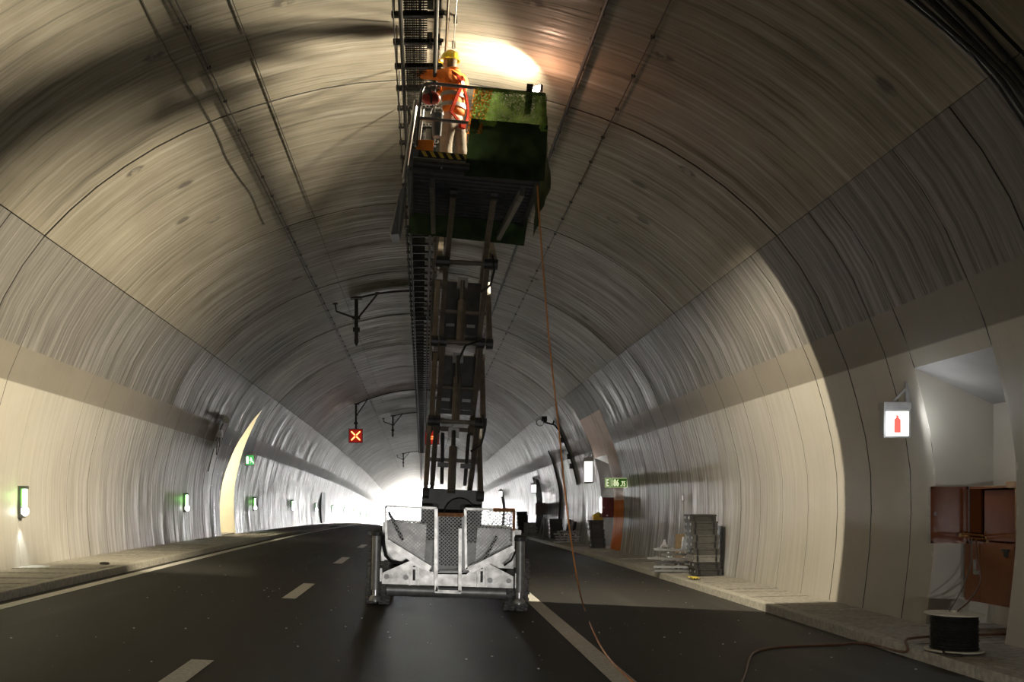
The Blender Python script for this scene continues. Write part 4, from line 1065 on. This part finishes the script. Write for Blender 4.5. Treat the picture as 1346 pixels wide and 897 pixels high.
cols = [.05, .045, .20, .075, .08, .09, .065, .06, .035]
def lb1(k): return ordn[k]+' case from the bottom in the tall nearest stack of nine on the right pavement' if k < 8 else 'dark case on top of the tall nearest stack on the right pavement'
stack(6.17, 21.6, .56, .5, .149, 9, cols, lb1, 'cases in the nearest right stack', -.078)
def lbn(where, n): return lambda k: ordn[k]+' case from the bottom in the stack '+where if k < n-1 else 'topmost case of the stack '+where
stack(6.22, 35.2, .50, .5, .168, 6, [.05, .06, .045], lbn('beside the orange niche', 6), 'cases in the stack by the orange niche', -.11)
stack(6.22, 46, .58, .5, .19, 5, [.05, .07, .045], lbn('before the third niche', 5), 'cases in the middle far stack', -.185)
stack(6.1, 60, .62, .6, .22, 6, [.04, .05, .03], lbn('farthest away behind the lift', 6), 'cases in the farthest stack', -.33)
yb = tag(empty('yellow_case', (6.25, 35.2, .89)), 'yellow case lying on top of the stack beside the orange niche', 'case')
MB().ball((6.22, 35.2, 1.0), .16, 12, (1.1, 1, .75)).cbox((6.22, 35.1, .94), (.34, .2, .12)).build('case_body', mat('yellow_plastic', (.62, .44, .03), .5), yb, smooth=True)
MB().tube([(6.12, 35.05, 1.08), (6.22, 35.0, 1.15), (6.32, 35.05, 1.08)], .018, 6).build('handle', YEL, yb)
# far red cabinet, grey box
rc = tag(empty('hydrant_cabinet', (6.55, 34.6, .98)), 'dark red closed cabinet in the orange niche above the stacked cases', 'cabinet')
M_MAR = mat('maroon_lacquer', (.13, .018, .02), .3, 0, .1, 3)
MB().box((6.28, 34.55, .98), (6.86, 34.95, 1.68)).build('cabinet_body', M_MAR, rc)
dd = MB().box((6.30, 34.52, 1.0), (6.84, 34.55, 1.66)).build('cabinet_door', M_MAR, rc)
MB().cbox((6.34, 34.51, 1.33), (.03, .02, .06)).cbox((6.45, 34.51, 1.05), (.06, .02, .05)).build('latch', GALV, dd)
MB().box((6.80, 34.7, .0), (6.86, 34.78, .98)).build('cabinet_leg', DARK, rc)
gb = tag(empty('control_cabinet', (6.45, 53.9, .7)), 'grey brown control cabinet hung in front of the third niche', 'cabinet')
M_GB = mat('grey_brown_cabinet', (.16, .13, .12), .5, .1)
MB().box((6.15, 53.6, .85), (6.72, 54.0, 1.48)).build('cabinet_body', M_GB, gb)
dd = MB().box((6.17, 53.57, .87), (6.70, 53.6, 1.46)).build('cabinet_door', M_GB, gb); MB().cbox((6.2, 53.56, 1.15), (.03,.02,.06)).build('latch', GALV, dd)
MB().box((6.5, 53.8, -.3), (6.58, 53.9, .85)).build('cabinet_leg', DARK, gb)
# steel profiles and clamps near the tall stack
r = random.Random(11)
def profile_rail(x, y, z, ln, ang, lab, tilt=0, grp='steel rails beside the tall stack', m=GALV, sc=1):
    rt = tag(empty('steel_rail', (x, y, z), (0, tilt, ang)), lab, 'rail', grp)
    MB().box((-ln/2, -.04*sc, 0), (ln/2, .04*sc, .012)).box((-ln/2, -.04*sc, .012), (ln/2, -.03*sc, .05*sc)).box((-ln/2, .03*sc, .012), (ln/2, .04*sc, .05*sc)).build('channel', m, rt, local=True)
    for q in (-.3, .05, .33):
        MB().box((ln*q-.05, -.055*sc, .05*sc), (ln*q+.05, .055*sc, .065*sc)).build('clamp_plate', STEEL_G, rt, local=True)
        MB().lathe([(.014, .065*sc), (.014, .084*sc)], (ln*q, 0, 0), 'Z', 8).build('bolt', ALU, rt, local=True)
    return rt
zz = -.075
spots = [(5.70, 22.7, 0, 1.0, .1, 0), (5.78, 22.5, 0, 1.0, -.05, 0), (5.85, 22.75, .088, .95, .08, 0), (5.76, 22.45, .09, 1.0, -.12, 0), (5.8, 22.7, .176, .9, .05, 0), (5.62, 22.5, .27, 1.0, .0, .03), (5.85, 22.6, .36, .8, .16, 0), (5.66, 22.55, .47, .75, -.02, .03)]
words = ['lying on the slab at the very bottom', 'second up, lying flat on the slab', 'third up, turned slightly', 'fourth up, turned the other way', 'fifth up, shorter and straight', 'sixth up, tipped a little', 'seventh up and short', 'bright one lying on the top']
for k, (x, y, dz, ln, a, t) in enumerate(spots):
    profile_rail(x, y, zz+dz, ln, a, 'steel rail in the near pile, '+words[k], t)
for k, (x, y, dz, hgt) in enumerate(((5.92, 22.42, .46, .30), (5.52, 22.55, .57, .12))):
    rt = tag(empty('steel_bracket', (x, y, zz+dz)), ('upright shiny bracket standing on the near pile of rails', 'short flat bracket on the left end of the near pile of rails')[k], 'bracket')
    MB().cbox((x, y, zz+dz+.02), (.14, .12, .04)).build('foot_plate', GALV, rt); MB().prism([(x-.045, y-.02, zz+dz+.04), (x+.045, y-.02, zz+dz+.04), (x+.015, y-.02, zz+dz+.04+hgt), (x-.01, y-.02, zz+dz+.04+hgt)], (0, .04, 0)).build('upright', ALU, rt)
bx = tag(empty('brown_board', (6.0, 23.1, -.07)), 'brown board leaning between the near pile of rails and the tall stack', 'board')
MB().bar((5.98, 23.0, -.07), (6.1, 23.4, .75), .22, .03).build('panel', mat('brown_board', (.16, .11, .06), .7), bx)
lb = tag(empty('steel_plate', (6.5, 22.1, -.06)), 'thin grey plate leaning on the wall behind the tall stack', 'plate')
MB().prism([(6.53, 21.9, -.07), (6.60, 22.9, -.07), (6.66, 22.9, 1.0), (6.62, 21.9, .98)], (.012, 0, 0)).build('sheet', mat('dark_grey_sheet', (.13, .13, .135), .5, .3), lb)
for k in range(5):
    profile_rail(6.05+r.uniform(-.1,.1), 41.2+.15*(k % 2), -.17+.108*k, 1.15-.06*k, r.uniform(-.15,.15), 'steel rail in the second pile, '+['lowest', 'second', 'third', 'fourth', 'topmost'][k]+' layer', 0, 'steel rails in the second pile', STEEL_G, 1.2)
for k in range(3):
    rt = tag(empty('steel_post', (6.2+.14*k, 41.8, -.15)), ['left', 'middle', 'right'][k]+' of three dark posts leaning on the wall behind the second pile', 'post', 'posts leaning behind the second pile')
    MB().bar((6.05+.16*k, 41.9, -.15), (6.3+.12*k, 42.2, .78-.05*k), .10, .05).build('post', (DARK, STEEL_G, DARK)[k], rt); MB().cbox((6.05+.16*k, 41.88, -.13), (.14, .1, .02)).build('foot_plate', STEEL_G, rt)
for k in range(3):
    profile_rail(5.95, 54.2, -.27+.16*k, .75, (.2, -.3, .1)[k], 'steel rail in the far third pile, '+['lowest', 'middle', 'topmost'][k], 0, 'steel rails in the third pile', STEEL_G, 1.8)
for k in range(2):
    rt = tag(empty('timber_prop', (6.2, 50.5, -.25)), ['steep', 'flatter'][k]+' pale prop leaning between the far stacks', 'prop', 'props between the far stacks')
    MB().bar((5.95+.2*k, 50.5, -.25), (6.25+.1*k, 50.9, .75-.1*k), .07, .05).build('prop', (GALV, STEEL_G)[k], rt); MB().cbox((5.95+.2*k, 50.5, -.23), (.12,.1,.03)).build('foot', STEEL_G, rt)
bp = tag(empty('steel_plate', (5.9, 57, -.28)), 'grey plate standing on the pavement beside the farthest stack', 'plate')
MB().box((5.85, 56.8, -.28), (6.5, 56.84, .35)).build('sheet', STEEL_G, bp)
# camera bracket on the right wall
cm = tag(empty('camera_bracket', (5.6, 42, 4.8)), 'black camera on a forked bracket high on the right wall with boxes below', 'camera')
MB().cbox((5.17, 42, 5.05), (.22, .34, .2)).cbox((5.19, 41.9, 4.93), (.14,.2,.1)).build('camera_body', BLACK, cm)
MB().tube([(5.15, 42, 4.92), (5.38, 42, 4.86), (5.62, 42, 4.80), (wx(4.3), 42, 4.3)], .035, 8).tube([(5.55, 42, 4.82), (5.62, 42, 5.1), (wx(5.15), 42, 5.15)], .035, 8).build('fork_arm', RODM, cm, smooth=True)
MB().tube([(wx(z)-.05, 42, z) for z in [4.5-.15*k for k in range(16)]], .035, 7).build('conduit', RODM, cm, smooth=True)
for z in (4.15, 3.45, 3.05): MB().cbox((wx(z)-.1, 42, z), (.2, .22, .22)).build('junction_box', DARK, cm)
MB().tube([(5.0+.16*math.cos(a), 42, 4.9+.14*math.sin(a)) for a in [2*PI*k/14 for k in range(15)]], .010, 5).build('cable_loop', CABLE, cm)
# flexible pipe down the right wall
fp = tag(empty('wall_cable', (6.4, 47.6, 2)), 'dark cable running down the right wall above the middle far stack', 'cable')
MB().tube([(wx(z)-.04, 47.6+.05*math.sin(z*3), z) for z in [4.0-.25*k for k in range(17)]], .05, 7).build('sheath', CABLE, fp, smooth=True)
wl = tag(empty('wall_tag', (wx(1.6), 25.2, 1.6)), 'small white tag on the right wall above the tall stack', 'tag')
MB().cbox((wx(1.62)-.02, 25.2, 1.62), (.03, .08, .16)).build('plate', M_FR, wl)
MB().cbox((wx(1.62)-.04, 25.18, 1.62), (.02, .06, .12)).build('face', mat('tag_white', (.85,.85,.83), .4), wl)
# small things on the ground
rg = tag(MB().grid([[Vector((5.56+.16*i/6+.02*math.sin(j*2), 20.3+.5*j/6, -.085+.045*abs(math.sin(i*1.7+j*2.3)))) for i in range(7)] for j in range(7)]).build('rag', mat('yellow_rag', (.75, .60, .10), .8), smooth=True), 'crumpled yellow rag on the right kerb before the near pile', 'rag')
st = tag(MB().ball((-5.75, 17.9, .40), .05, 8, (2, 1, .6)).build('stone', mat('dark_stone', (.06,.055,.05), .9)), 'dark stone lying on the left pavement', 'stone')
r = random.Random(21); b = MB()
for k in range(420):
    x, y = r.uniform(-5, 5.3), 4.5+r.random()**1.5*26
    s = r.choice((.003, .004, .005, .009))*(1 if y > 9 else .7); b.cbox((x, y, road_z(x, y)+s*.4), (s*2, s*1.4, s), Matrix.Rotation(r.uniform(0, 3), 3, 'Z'))
b.build('grit', mat('pale_grit', (.62, .58, .50), .8))['kind'] = 'stuff'
